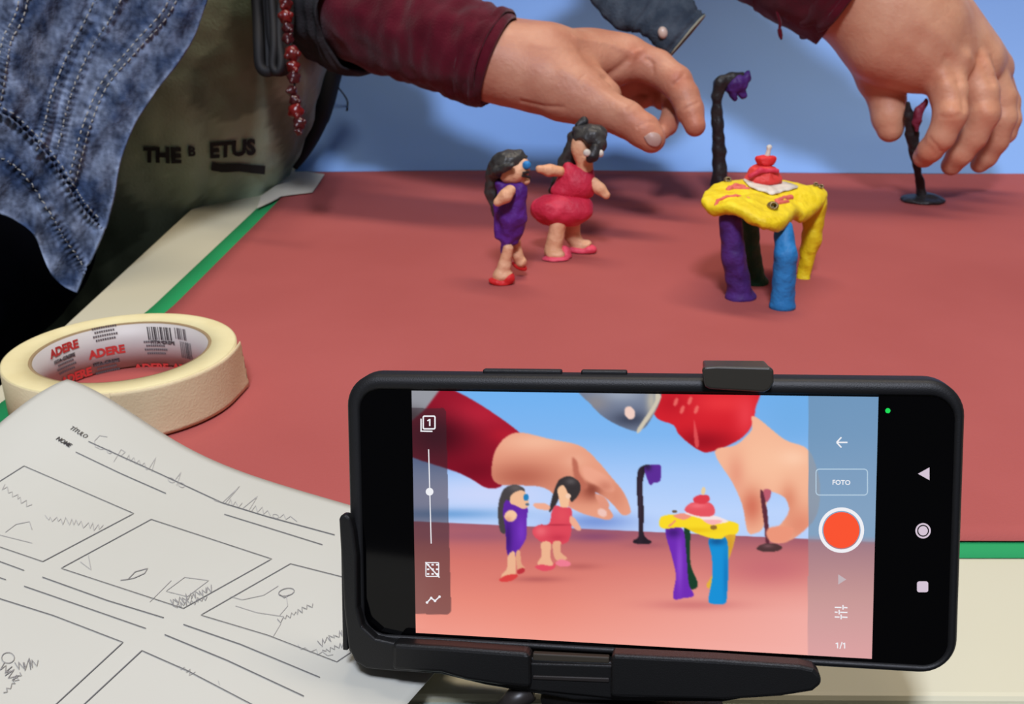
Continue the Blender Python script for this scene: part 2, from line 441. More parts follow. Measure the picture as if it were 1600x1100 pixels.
for x, y in ((166, 522), (105, 571), (246, 545), (170, 578)):
    th, z = tape_hit(x, y)
    for q in range(4):
        put_w = .013-.002*(q % 2); zz = .0033-q*.0021
        blk_v = [(-put_w/2+i*.0011, zz) for i in range(int(put_w/.0011))]
        for a, b in blk_v: grey.append((cyl([(a, b), (a+.0008, b), (a+.0008, b+.0011), (a, b+.0011)], th, z), [(0, 1, 2, 3)]))
bars(blk, 250, 521, .013, .007); bars(blk, 292, 548, .008, .009, 7); bars(grey, 283, 522, .008, .006, 6)
for nm, lst, m in (('red_lettering', red, 'ink_red'), ('grey_lettering', grey, 'ink_grey'), ('black_lettering', blk, 'ink_black')):
    v, f = merge(*lst); mk(nm, v, f, M[m], core, smooth=False)

# ================================================================== WORKSHEET
pp = [-.185, .3673, -.4081, .01, -.0456, .0884, -.0089, .0534, .0435]; ex = .022
def page(u, v):
    c, s = math.cos(pp[2]), math.sin(pp[2])
    z = pp[3]+pp[4]*u+pp[5]*v+pp[6]*u*u+pp[7]*u*v+pp[8]*v*v+ex*math.exp(-(u*u+v*v)/.05**2)
    return (pp[0]+c*u+s*v, pp[1]+s*u-c*v, max(z, .0028)+.0012)
nu, nv = 70, 90; vs = [page(.21*i/nu, .297*j/nv) for j in range(nv+1) for i in range(nu+1)]
fs = [(j*(nu+1)+i, (j+1)*(nu+1)+i, (j+1)*(nu+1)+i+1, j*(nu+1)+i+1) for j in range(nv) for i in range(nu)]
ws = mk('worksheet', vs, fs, M['paper'])
tag(ws, 'white storyboard worksheet with ruled boxes and faint pencil sketches, leaning on the tape roll', 'paper')
B = bvh_of(ws); solid(ws, .0002, -1)
wq = lambda p: (p[0]/2.391, 640+p[1]/2.391)
lines = [([(330, 120), (600, 243), (830, 350), (1000, 402), (1250, 470)], 1.3), ([(283, 160), (450, 240), (620, 315)], 1.3), ([(838, 393), (1000, 443), (1205, 507)], 1.2),
 ([(-80, 320), (90, 212), (500, 390), (160, 570), (-60, 495)], 1.1), ([(565, 412), (1015, 560), (685, 745), (228, 595), (565, 412)], 1.1),
 ([(1330, 640), (1085, 578), (750, 770), (1000, 845), (1258, 945), (1340, 890)], 1.1), ([(-60, 548), (90, 603)], 1.3), ([(-60, 610), (22, 638)], 1.3),
 ([(158, 628), (400, 715), (612, 780)], 1.4), ([(90, 662), (350, 752), (545, 820)], 1.4), ([(685, 805), (900, 880), (1195, 1003)], 1.5), ([(615, 843), (850, 940), (1135, 1073)], 1.6),
 ([(-60, 690), (200, 772), (460, 872), (170, 1140)], 1.4), ([(270, 1145), (530, 903), (700, 978), (1010, 1140)], 1.5)]
v, f = merge(*[decal_line([wq(p) for p in l], w, B) for l, w in lines]); mk('printed_lines', v, f, M['line'], ws, smooth=False)
ux = np.array([.86, .51]); uy = np.array([.80, -.60])
t1 = decal_text('TÍTULO', *wq((297, 85)), ux*1.0, uy*1.15, 8.6, B, bold=.01)
t2 = decal_text('NOME', *wq((240, 123)), ux*1.0, uy*1.15, 8.6, B, bold=.03)
v, f = merge(t1, t2); mk('printed_words', v, f, M['ink_black'], ws, smooth=False)
def zig(a, b, h, n, ph=0):
    a = np.array(a, float); b = np.array(b, float); t = (b-a)/np.linalg.norm(b-a); nn = np.array([-t[1], t[0]])
    return [tuple(a+(b-a)*i/n+nn*h*(1 if i % 2 else -1)*random.uniform(.35, 1.1)+t*random.uniform(-.5, .5)*h) for i in range(n+1)]
def loop(cx, cy, rx, ry, rot=0, n=14):
    r = math.radians(rot); return [(cx+rx*math.cos(q)*math.cos(r)-ry*math.sin(q)*math.sin(r), cy+rx*math.cos(q)*math.sin(r)+ry*math.sin(q)*math.cos(r)) for q in [2*math.pi*i/n for i in range(n+1)]]
hand = [[(400, 103), (372, 98), (353, 118), (356, 140), (378, 150), (392, 148)], loop(408, 158, 9, 6, 30), [(425, 196), (452, 150), (468, 160), (450, 175)],
 [(470, 190), (482, 170), (486, 195), (500, 180), (506, 205), (520, 190), (526, 212), (540, 200), (545, 226), (556, 222), (582, 180), (566, 234)],
 loop(640, 265, 13, 8, 30), [(650, 270), (676, 235), (660, 285)], loop(678, 283, 12, 8, 30), [(800, 340), (830, 350), (895, 288), (840, 352)],
 [(850, 360), (862, 335), (868, 362), (880, 345), (890, 368), (905, 350)], [(905, 372), (962, 325), (930, 378)], [(940, 380), (955, 360), (962, 385), (980, 365), (985, 392), (1000, 378), (1010, 398)],
 loop(1030, 400, 12, 7, 20), [(1045, 405), (1060, 392), (1068, 412), (1085, 400), (1110, 420)]]
faint = [zig((10, 290), (110, 360), 13, 12), zig((170, 405), (385, 445), 14, 22), [(20, 460), (60, 430), (110, 420), (120, 450)], [(0, 470), (120, 500)], [(300, 570), (340, 600), (330, 545)],
 [(690, 628), (780, 640), (700, 700), (620, 680), (690, 628)], [(640, 640), (560, 720)], [(860, 700), (905, 712), (985, 695), (1040, 660)], [(880, 735), (960, 760), (1060, 775)],
 [(1070, 700), (1075, 735), (1045, 770)], [(1050, 800), (1020, 850)], zig((1110, 890), (1240, 920), 10, 8), zig((670, 965), (720, 990), 12, 6), [(815, 1015), (820, 1030)]]
dark = [[(450, 640), (478, 636), (505, 608), (552, 595), (540, 614), (500, 632), (478, 636)], zig((640, 725), (790, 672), 16, 26), zig((650, 738), (770, 706), 12, 18, 1), loop(1070, 684, 30, 14, -12), [(1040, 690), (1062, 705), (1080, 695)],
 zig((1040, 792), (1168, 732), 10, 16), zig((1190, 880), (1285, 830), 14, 12), zig((1205, 905), (1285, 880), 10, 10), loop(30, 930, 24, 20), zig((10, 960), (60, 1010), 22, 12), zig((60, 960), (135, 950), 22, 14), zig((20, 1060), (80, 990), 10, 10)]
v, f = merge(*[decal_line([wq(p) for p in l], 1.0, B, .00025, 3) for l in hand+faint]); mk('pencil_writing', v, f, M['pencil'], ws, smooth=False)
v, f = merge(*[decal_line([wq(p) for p in l], 1.2, B, .00028, 3) for l in dark]); mk('pencil_shading', v, f, M['pencil_dark'], ws, smooth=False)

# ================================================================== SMARTPHONE
def n_(a): return a/np.linalg.norm(a)
SH = .066
h1 = np.array([.98586490, .00643426, -.16741860]); h2 = np.array([.00845776, .99607698, .08808595])
cw = lambda c: CR*c[0]-CU*c[1]+CF*c[2]
PX, PY = cw(h1), -cw(h2); PZ = np.cross(PX, PY)
PO = CAM+cw(np.array([.48041427, .65822137, 3.74177377])*SH)
PM = Matrix(((PX[0], PY[0], PZ[0], PO[0]), (PX[1], PY[1], PZ[1], PO[1]), (PX[2], PY[2], PZ[2], PO[2]), (0, 0, 0, 1)))
def S(x, y, z=0.):
    r = ray(x, y); o = CAM-PO; t = (z-o@PZ)/(r@PZ); q = o+r*t; return np.array([q@PX, q@PY])
def unS(x, y, z=0.): return proj(PO+PX*x+PY*y+PZ*z)
def frame_empty(name, label, cat):
    o = bpy.data.objects.new(name, None); COL.objects.link(o); o.matrix_world = PM; o.empty_display_size = .01; return tag(o, label, cat)
phone = frame_empty('smartphone', 'black cased smartphone held sideways, its lit screen filming the clay scene', 'phone')
def rrect(x0, y0, x1, y1, r, z, n=10):
    out = []
    for cx, cy, a0 in ((x1-r, y1-r, 0), (x0+r, y1-r, 90), (x0+r, y0+r, 180), (x1-r, y0+r, 270)):
        for i in range(n+1):
            a = math.radians(a0+90*i/n); out.append((cx+r*math.cos(a), cy+r*math.sin(a), z))
    return out
ga, gb, gc, gd = S(562, 603), S(1489, 624), S(1483, 1040), S(570, 985)
gx0, gx1 = (ga[0]+gd[0])/2, (gb[0]+gc[0])/2; gy1 = (ga[1]+gb[1])/2; gy0 = -gy1+.0*1
gy0 = (S(700, 998)[1]+gc[1])/2
oa, ob, oc = S(540, 640), S(1507, 700), S(1504, 900)
ox0, ox1 = oa[0], (ob[0]+oc[0])/2; oy1 = (S(700, 579)[1]+S(1400, 596)[1])/2; oy0 = S(1400, 1052)[1]
loops = []
for ins, z, r in ((.0035, -.0112, .006), (.0008, -.0098, .0085), (0, -.006, .009), (.0003, -.001, .0088), (.0012, .0007, .008)):
    loops.append(rrect(ox0+ins, oy0+ins, ox1-ins, oy1-ins, r, z))
loops.append(rrect(gx0-.0006, gy0-.0006, gx1+.0006, gy1+.0006, .0066, .0007)); loops.append(rrect(gx0, gy0, gx1, gy1, .006, .0002)); loops.append(rrect(gx0, gy0, gx1, gy1, .006, -.001))
v = [p for l in loops for p in l]; n = len(loops[0]); fs = [tuple(range(n-1, -1, -1))]
for i in range(len(loops)-1):
    for k in range(n): fs.append((i*n+k, i*n+(k+1) % n, (i+1)*n+(k+1) % n, (i+1)*n+k))
mk('case', v, fs, M['case'], phone, local=True)
gl = rrect(gx0, gy0, gx1, gy1, .006, 0)+rrect(gx0, gy0, gx1, gy1, .006, -.001)
glass = mk('glass', gl, [tuple(range(n)), tuple(range(2*n-1, n-1, -1))]+[(k, n+k, n+(k+1) % n, (k+1) % n) for k in range(n)], M['glass'], phone, local=True, smooth=False)
def button(name, xa, xb, y):
    a = S(xa, y, -.004); b = S(xb, y, -.004); v, f = box(((a[0]+b[0])/2, oy1+.0002, -.0045), (b[0]-a[0], .0014, .0028)); bevel(mk(name, v, f, M['slot'] if 0 else M['case'], phone, local=True, smooth=False), .0005)
button('volume_button', 755, 878, 580); button('power_button', 908, 980, 583)

# ---- what the screen shows
def paint():
    X0, Y0, X1, Y1 = 636, 600, 1376, 1034; w, h = X1-X0, Y1-Y0
    yy, xx = np.mgrid[0:h, 0:w]; xx = xx+X0+.5; yy = yy+Y0+.5
    img = np.zeros((h, w, 3))
    C_ = lambda c: np.array(c, float)/255
    def blur(a, s):
        if s <= 0: return a
        r = int(s*2.5)+1; k = np.exp(-np.arange(-r, r+1)**2/2/s/s); k /= k.sum()
        a = np.apply_along_axis(lambda m: np.convolve(np.pad(m, r, mode='edge'), k, 'valid'), 0, a)
        return np.apply_along_axis(lambda m: np.convolve(np.pad(m, r, mode='edge'), k, 'valid'), 1, a)
    def mask(pts):
        m = np.zeros((h, w), bool); n = len(pts)
        for i in range(n):
            x1, y1 = pts[i]; x2, y2 = pts[(i+1) % n]
            if y1 == y2: continue
            c = (yy > min(y1, y2)) & (yy <= max(y1, y2)) & (xx < (x2-x1)*(yy-y1)/(y2-y1)+x1); m ^= c
        return m.astype(float)
    def smoothp(pts, n=8):
        p = np.array(list(pts)+list(pts[:3]), float); out = []
        for i in range(len(pts)):
            a, b, c, d = p[i], p[i+1], p[(i+2) % len(p)], p[(i+3) % len(p)] if i+3 < len(p) else p[3]
            for k in range(n):
                u = k/n; out.append(.5*((2*b)+(-a+c)*u+(2*a-5*b+4*c-d)*u*u+(-a+3*b-3*c+d)*u**3))
        return out
    def comp(m, col, al=1.):
        a = (m*al)[..., None]; img[:] = img*(1-a)+(C_(col) if np.ndim(col) < 3 else col)*a
    def shape(pts, col, b=.7, shades=(), sm=True, al=1.):
        """shades: (x, y, rx, ry, colour, strength) soft patches inside the outline"""
        m = mask(smoothp(pts) if sm else pts); layer = np.ones((h, w, 3))*C_(col)
        for x, y, rx, ry, c, s in shades:
            g = np.exp(-((xx-x)/rx)**2-((yy-y)/ry)**2)[..., None]*s; layer = layer*(1-g)+C_(c)*g
        comp(blur(m, b), layer, al)
    def ell(x, y, rx, ry, col, b=.6, rot=0, al=1., shades=()):
        r = math.radians(rot); n = 24
        shape([(x+rx*math.cos(q)*math.cos(r)-ry*math.sin(q)*math.sin(r), y+rx*math.cos(q)*math.sin(r)+ry*math.sin(q)*math.cos(r)) for q in [2*math.pi*i/n for i in range(n)]], col, b, shades, sm=False, al=al)
    def grad(stops, t):
        t = np.clip(t, stops[0][0], stops[-1][0]); return np.stack([np.interp(t, [s[0] for s in stops], [s[1][k] for s in stops]) for k in range(3)], -1)/255
    # backdrop and table in the picture
    img[:] = grad([(600, (110, 176, 240)), (680, (128, 182, 240)), (740, (165, 200, 248)), (800, (188, 212, 252)), (860, (184, 208, 250))], yy)
    def soft(x, y, rx, ry, c, s): g = np.exp(-((xx-x)/rx)**2-((yy-y)/ry)**2)[..., None]*s; img[:] = img*(1-g)+C_(c)*g
    soft(690, 705, 70, 26, (90, 130, 200), .8); soft(760, 772, 130, 26, (205, 215, 250), .9); soft(690, 803, 110, 9, (110, 160, 215), .9); soft(930, 815, 60, 13, (110, 140, 210), .8); soft(1240, 650, 60, 60, (110, 170, 225), .6)
    hor = 814+(xx-640)*.045
    g = grad([(0, (160, 92, 108)), (25, (190, 104, 106)), (60, (214, 118, 108)), (120, (232, 138, 122)), (200, (246, 164, 148))], yy-hor)
    rt = np.clip((xx-850)/420, 0, 1)[..., None]*np.clip((yy-hor)/120, 0, 1)[..., None]; g = g*(1-rt*.75)+C_((244, 184, 178))*rt*.75
    a = np.clip((yy-hor)/1.6+.5, 0, 1)[..., None]; img[:] = img*(1-a)+g*a
    soft(740, 838, 110, 10, (150, 88, 110), .55); soft(930, 838, 45, 8, (130, 70, 110), .7); soft(1200, 890, 80, 26, (190, 96, 110), .55); soft(1085, 945, 70, 8, (190, 96, 100), .5); soft(1010, 852, 30, 5, (150, 80, 95), .4); soft(840, 905, 40, 5, (170, 84, 84), .6); soft(905, 885, 30, 5, (170, 84, 84), .5)
    # left arm
    shape([(600, 600), (700, 606), (812, 676), (806, 700), (775, 740), (785, 758), (760, 762), (720, 740), (600, 690)], (150, 20, 42), .8, ((730, 650, 60, 26, (206, 38, 62), .9), (790, 680, 30, 14, (200, 30, 50), .6), (680, 680, 60, 40, (60, 8, 22), .9), (740, 735, 50, 20, (110, 10, 30), .7)))
    shape([(600, 590), (694, 600), (664, 640), (640, 660), (600, 660)], (150, 152, 160), 1.2, ((640, 650, 24, 14, (70, 60, 66), .8),), sm=False)
    skin = (232, 158, 130)
    shape([(806, 676), (860, 686), (905, 696), (930, 716), (955, 745), (975, 770), (985, 795), (983, 803), (972, 804), (955, 785), (940, 774), (930, 770), (950, 793), (958, 806), (950, 812), (930, 808), (905, 800), (880, 786), (850, 762), (800, 758), (778, 756), (768, 740), (776, 700)], skin, .8,
          ((815, 745, 60, 24, (176, 92, 74), .8), (840, 690, 60, 16, (246, 190, 160), .8), (905, 770, 40, 16, (190, 104, 84), .7), (962, 775, 16, 22, (214, 134, 108), .7), (900, 720, 20, 12, (240, 176, 148), .7), (925, 765, 14, 14, (140, 66, 52), .9)))
    shape([(894, 716), (902, 722), (906, 740), (918, 760), (908, 764), (898, 750)], (190, 108, 88), 1.4); shape([(912, 728), (945, 742), (960, 764), (950, 768), (935, 760), (914, 748)], (238, 166, 140), 1.6, ((945, 760, 14, 10, (200, 120, 98), .7),))
    shape([(930, 772), (944, 776), (952, 790), (944, 798), (936, 788)], (226, 150, 126), 1)
    ell(941, 801, 8, 6, (240, 196, 186), 1, 30)
    # cuff and right arm
    shape([(1020, 606), (1175, 600), (1180, 640), (1172, 670), (1150, 690), (1110, 706), (1090, 702), (1062, 680), (1052, 664), (1024, 650)], (214, 34, 46), .8, ((1100, 690, 50, 18, (150, 14, 30), .85), (1130, 630, 50, 16, (240, 60, 66), .7), (1165, 650, 16, 30, (240, 70, 80), .7), (1050, 630, 30, 20, (180, 20, 36), .6)))
    shape([(1084, 655), (1092, 690), (1089, 700), (1085, 690)], (232, 90, 92), .8, al=.8)
    for x, y in ((1056, 628), (1066, 640), (1078, 626), (1088, 640)): ell(x, y, 3, 7, (240, 120, 110), 1, 20, .8)
    shape([(905, 600), (1020, 600), (1032, 622), (1014, 660), (1000, 672), (985, 672), (950, 656), (925, 634)], (112, 122, 146), .8, ((985, 655, 30, 12, (60, 66, 86), .9), (970, 615, 40, 14, (170, 180, 196), .7), (930, 630, 20, 14, (150, 140, 136), .6), (1018, 628, 8, 24, (190, 182, 166), .9)))
    shape([(1024, 612), (1032, 624), (1002, 672), (996, 670), (1022, 630)], (208, 198, 178), .8); ell(984, 645, 8, 10.5, (240, 206, 194), .8, -20)
    shape([(1178, 650), (1225, 686), (1262, 702), (1278, 740), (1281, 780), (1272, 812), (1245, 838), (1222, 848), (1205, 846), (1197, 836), (1200, 826), (1216, 822), (1232, 800), (1228, 780), (1212, 770), (1196, 768), (1198, 780), (1193, 822), (1180, 833), (1168, 830), (1160, 790), (1145, 755), (1117, 706), (1150, 695), (1174, 672)], (244, 182, 150), .8,
          ((1175, 790, 18, 30, (206, 104, 82), .85), (1200, 720, 50, 40, (250, 196, 162), .7), (1250, 820, 34, 30, (222, 132, 106), .8), (1232, 780, 14, 24, (216, 128, 100), .7), (1150, 740, 14, 30, (226, 140, 116), .6), (1240, 715, 24, 14, (255, 210, 180), .6)))
    shape([(1188, 766), (1196, 770), (1204, 766), (1202, 776), (1196, 786), (1199, 800), (1202, 850), (1197, 850), (1194, 820), (1190, 790)], (94, 44, 58), .8); shape([(1193, 766), (1204, 766), (1203, 778), (1197, 784)], (188, 92, 110), .8)
    shape([(1182, 857), (1192, 850), (1210, 849), (1222, 855), (1214, 861), (1194, 862)], (78, 52, 54), .7, ((1200, 853, 8, 3, (130, 90, 96), .7),)); shape([(1200, 826), (1220, 822), (1240, 826), (1230, 846), (1208, 847), (1198, 838)], (236, 150, 122), 1.2)
    # black lamp
    shape([(997, 735), (1004, 728), (1014, 726), (1018, 732), (1008, 738), (1004, 760), (1006, 800), (1006, 835), (1018, 846), (1012, 850), (992, 849), (990, 844), (998, 836), (997, 800), (995, 760)], (40, 30, 40), .7, ((1000, 780, 4, 60, (62, 48, 62), .7),))
    shape([(1007, 730), (1020, 726), (1032, 727), (1033, 738), (1031, 752), (1022, 754), (1016, 758), (1010, 744)], (92, 44, 150), .7, ((1012, 730, 6, 6, (36, 24, 50), .7),))
    # purple figure
    hair = (72, 66, 68)
    shape([(782, 775), (790, 762), (806, 757), (820, 765), (815, 775), (800, 778), (790, 800), (792, 830), (782, 830), (778, 800)], hair, .7, ((806, 762, 10, 6, (104, 96, 96), .8),))
    shape([(790, 782), (800, 785), (812, 790), (824, 793), (823, 815), (822, 840), (812, 858), (800, 874), (792, 862), (790, 830), (786, 800)], (98, 40, 166), .7, ((815, 830, 8, 24, (124, 58, 196), .8), (794, 840, 6, 30, (58, 24, 110), .8)))
    shape([(800, 772), (816, 766), (824, 776), (826, 790), (818, 795), (806, 790), (797, 785)], (240, 188, 150), .7); ell(822, 777, 4.5, 5.5, (40, 130, 190), .6); ell(824, 788, 3, 1.8, (90, 110, 130), .6)
    ell(798, 806, 10, 9, (246, 198, 160), .8, -30, shades=((794, 812, 6, 5, (220, 150, 120), .7),))
    shape([(794, 868), (804, 862), (806, 888), (804, 900), (786, 905), (784, 898), (792, 888)], (236, 180, 144), .7); shape([(806, 866), (812, 860), (815, 880), (820, 888), (810, 893)], (226, 164, 130), .7)
    shape([(780, 906), (790, 899), (806, 897), (809, 900), (800, 907), (786, 909)], (218, 66, 66), .7); ell(814, 892, 7, 4, (190, 50, 60), .7, -25)
    # red figure
    shape([(869, 758), (876, 748), (890, 744), (904, 752), (907, 764), (902, 776), (893, 784), (888, 772), (880, 760), (874, 776), (868, 790), (858, 800), (862, 780)], (56, 50, 52), .7, ((892, 752, 8, 5, (96, 90, 92), .8),))
    shape([(871, 765), (880, 758), (887, 770), (890, 780), (886, 794), (876, 792), (874, 780)], (244, 192, 152), .7); ell(888, 775, 4, 4, (246, 206, 178), .6)
    shape([(868, 790), (880, 793), (892, 794), (894, 812), (890, 842), (878, 850), (850, 848), (835, 838), (832, 828), (842, 820), (858, 818), (862, 800)], (222, 72, 90), .7, ((845, 830, 10, 8, (240, 110, 120), .8), (878, 805, 10, 12, (230, 84, 96), .6), (872, 840, 14, 6, (196, 52, 74), .7), (870, 820, 26, 1.5, (170, 40, 60), .7)))
    shape([(834, 787), (850, 786), (860, 792), (856, 797), (838, 794)], (240, 172, 144), .8); shape([(892, 806), (900, 812), (908, 826), (904, 829), (896, 824), (890, 814)], (240, 172, 144), .8)
    shape([(846, 848), (860, 848), (860, 870), (864, 884), (848, 886), (840, 880), (846, 868)], (238, 180, 144), .7); shape([(864, 848), (876, 846), (876, 862), (886, 872), (876, 878), (866, 870)], (232, 170, 136), .7)
    shape([(836, 886), (846, 882), (862, 884), (868, 878), (866, 888), (850, 892)], (226, 78, 98), .7); shape([(868, 880), (876, 874), (890, 878), (890, 884), (876, 885)], (240, 124, 146), .7)
    # table
    leg = lambda p, c, sh: shape(p, c, .7, sh)
    leg([(1069, 826), (1078, 826), (1079, 880), (1090, 910), (1086, 920), (1074, 916), (1068, 880)], (26, 62, 42), ())
    leg([(1134, 830), (1150, 826), (1140, 870), (1112, 916), (1104, 914), (1112, 900), (1130, 870)], (228, 176, 60), ((1140, 850, 8, 20, (204, 146, 40), .6),))
    leg([(1040, 826), (1066, 826), (1072, 860), (1076, 910), (1084, 930), (1070, 934), (1052, 934), (1056, 900), (1050, 870)], (112, 44, 180), ((1062, 880, 5, 40, (150, 80, 214), .7), (1052, 832, 12, 8, (62, 26, 110), .8)))
    leg([(1108, 842), (1134, 840), (1138, 880), (1136, 930), (1132, 943), (1112, 943), (1107, 936), (1113, 900), (1112, 870)], (24, 144, 214), ((1120, 846, 14, 6, (20, 80, 140), .8), (1134, 900, 4, 40, (18, 110, 180), .6)))
    shape([(1030, 815), (1036, 806), (1060, 804), (1100, 808), (1148, 816), (1154, 826), (1150, 834), (1136, 836), (1126, 842), (1108, 840), (1085, 832), (1066, 824), (1040, 826), (1031, 822)], (250, 218, 40), .7, ((1090, 828, 30, 4, (226, 180, 20), .5),))
    shape([(1044, 822), (1054, 813), (1056, 814), (1048, 822)], (240, 150, 110), .6); shape([(1052, 806), (1066, 802), (1080, 806), (1068, 812)], (240, 150, 130), .7); ell(1054, 799, 4, 2.4, (110, 90, 74), .6); ell(1115, 824, 5, 3.6, (150, 110, 50), .6)
    shape([(1070, 802), (1090, 800), (1118, 806), (1138, 815), (1112, 818), (1094, 810)], (246, 226, 226), .7); shape([(1100, 812), (1128, 813), (1120, 819), (1108, 819)], (250, 180, 180), .7)
    shape([(1070, 798), (1076, 788), (1088, 784), (1110, 786), (1117, 798), (1112, 806), (1090, 806)], (230, 84, 96), .7, ((1090, 790, 14, 4, (248, 120, 130), .7),)); shape([(1084, 778), (1094, 773), (1106, 774), (1109, 781), (1100, 787), (1086, 785)], (222, 62, 76), .7); ell(1099, 767, 3.4, 6.5, (232, 206, 160), .6, 10)
    # panels of the camera app
    sub = mask([(1263.5, 500), (1400, 500), (1400, 1100), (1262, 1100)]); pc = grad([(600, (112, 144, 176)), (835, (118, 150, 178)), (848, (160, 130, 140)), (930, (190, 150, 150)), (1030, (216, 160, 162))], yy-(xx-1263)*.03)
    comp(sub, pc, .80)
    r = 8; xa, ya, xb, yb = 636, 637, 703, 960
    pts = [(xa, ya), (xb-14, ya+1)]+[(xb-r-6+r*math.cos(q)+(0), ya+r+r*math.sin(q)) for q in np.linspace(-math.pi/2, 0, 6)]+[(xb+2-r+r*math.cos(q), yb-r+r*math.sin(q)) for q in np.linspace(0, math.pi/2, 6)]+[(xa, yb-1)]
    comp(mask(pts), (54, 40, 46), .52)
    return img, X0, Y0
pic, PX0, PY0 = paint()
SW = SH*1.782; nx, ny = 500, 282; gxs = np.linspace(-SW/2, SW/2, nx+1); gys = np.linspace(SH/2, -SH/2, ny+1)
sv = np.array([(x, y, .00008) for y in gys for x in gxs])
w3 = PO+sv[:, :1]*PX+sv[:, 1:2]*PY; r3 = w3-CAM; t3 = r3@CF; qx = 800+FPX*(r3@CR)/t3-PX0-.5; qy = 550-FPX*(r3@CU)/t3-PY0-.5
qx = np.clip(qx, 0, pic.shape[1]-1.01); qy = np.clip(qy, 0, pic.shape[0]-1.01); ix = qx.astype(int); iy = qy.astype(int); fx = (qx-ix)[:, None]; fy = (qy-iy)[:, None]
cs = (pic[iy, ix]*(1-fx)+pic[iy, ix+1]*fx)*(1-fy)+(pic[iy+1, ix]*(1-fx)+pic[iy+1, ix+1]*fx)*fy
cs = np.where(cs <= .04045, cs/12.92, ((cs+.055)/1.055)**2.4)
sf = [(j*(nx+1)+i, (j+1)*(nx+1)+i, (j+1)*(nx+1)+i+1, j*(nx+1)+i+1) for j in range(ny) for i in range(nx)]
scr = mk('screen', sv, sf, M['screen'], phone, local=True); setcol(scr, 'pic', cs)
# icons, flat on the screen (pixel outlines turned into screen places)
def flat(name, polys, m, parent=scr, z=.0002):
    vs = []; fs = []
    for p in polys:
        k = len(vs); vs += [(*S(*q), z) for q in p]; fs.append(tuple(range(k+len(p)-1, k-1, -1)))
    return mk(name, vs, fs, M[m], parent, local=True, smooth=False)
circ = lambda x, y, r, n=40: [(x+r*math.cos(2*math.pi*i/n), y+r*math.sin(2*math.pi*i/n)) for i in range(n)]
def annulus(x, y, r0, r1, n=40):
    a = circ(x, y, r1, n); b = circ(x, y, r0, n); return [[a[i], a[(i+1) % n], b[(i+1) % n], b[i]] for i in range(n)]
def seg(a, b, w):
    a = np.array(a, float); b = np.array(b, float); t = n_(b-a); n = np.array([-t[1], t[0]])*w/2; return [tuple(a-n), tuple(b-n), tuple(b+n), tuple(a+n)]
def rr_out(x0, y0, x1, y1, r, w):
    o = [(p[0], p[1]) for p in rrect(x0, y0, x1, y1, r, 0, 6)]; i = [(p[0], p[1]) for p in rrect(x0+w, y0+w, x1-w, y1-w, r-w, 0, 6)]; n = len(o)
    return [[o[k], o[(k+1) % n], i[(k+1) % n], i[k]] for k in range(n)]
def ptext(s, x, y, size, bold=0, ang=0):
    v, f = text2d(s, size, bold); c, q = math.cos(ang), math.sin(ang)
    return [[(x+v[i][0]*c+v[i][1]*q, y-v[i][1]*c+v[i][0]*q) for i in p] for p in f]
flat('slider', [seg((670, 702), (674, 849), 1.6)]+[circ(671.5, 768, 6)], 'ui_white')
flat('frames_icon', rr_out(660.5, 649, 681, 671, 3, 2.2)+[seg((658.2, 654), (658.2, 674), 2), seg((657.2, 673.4), (676, 673.8), 2)]+[seg((671.8, 654.5), (671.8, 665.5), 2.2), seg((668, 657.5), (672, 655), 2)], 'ui_white')
gi = []
for i in range(3):
    for j in range(3): gi += [seg((667.5+i*7, 882+j*7.2), (671+i*7, 882+j*7.2), 2.6)]
gi += rr_out(665, 878, 686.5, 901, 2, 1.5)+[seg((665, 878), (687, 902), 2)]
flat('grid_icon', gi, 'ui_white')
flat('line_icon', [seg((667.5, 941), (674, 934), 2), seg((674, 934), (680, 938.5), 2), seg((680, 938.5), (687, 932), 2), circ(667.5, 941, 2), circ(674, 934, 2), circ(680, 938.5, 2), circ(687, 932, 2)], 'ui_white')
flat('back_arrow', [seg((1308, 691), (1324, 691), 2.2), seg((1307, 691), (1314.5, 683), 2.2), seg((1307, 691), (1314.5, 699), 2.2)], 'ui_white')
flat('photo_button', rr_out(1274, 732, 1356, 774, 6, 1.6), 'ui_outline'); flat('photo_word', ptext('FOTO', 1314.5, 753.5, 10.5, .02, .02), 'ui_white')
flat('record_ring', annulus(1314.5, 828, 30, 35.5), 'ui_white'); flat('record_button', [circ(1314.5, 828, 28.3)], 'ui_red')
flat('play_icon', [[(1309.5, 897), (1322, 905), (1309.5, 913)]], 'ui_soft')
st = []
for x, y0, y1, yk, sd in ((1307, 0, 0, 0, 0),):
    pass
for y, k in ((948.5, 1317), (956, 1311), (963.5, 1314)): st += [seg((1304, y), (k-2.5, y+.3), 2), seg((k+1.5, y+.3), (1324, y+.6), 2), seg((k, y-3.6), (k, y+3.6), 2)]
flat('settings_icon', st, 'ui_white'); flat('counter', [seg((1308.5, 1003.5), (1308.5, 1012.5), 1.7), seg((1305.5, 1005.5), (1308.6, 1004), 1.5), seg((1312, 1013.5), (1315.5, 1002.5), 1.4), seg((1319.5, 1003.8), (1319.5, 1012.8), 1.7), seg((1316.6, 1005.8), (1319.7, 1004.3), 1.5)], 'ui_white')
flat('camera_light', [circ(1387, 641.5, 4)], 'ui_green', glass); flat('back_key', [[(1434, 740), (1452, 730), (1452, 750)]], 'ui_dim', glass)
flat('home_key', annulus(1442, 829, 9.3, 12)+[circ(1442, 829, 7.4)], 'ui_dim', glass); flat('recent_key', [[(q[0], q[1]) for q in rrect(1432.5, 908, 1450, 925, 3.5, 0, 5)][::-1]], 'ui_dim', glass)

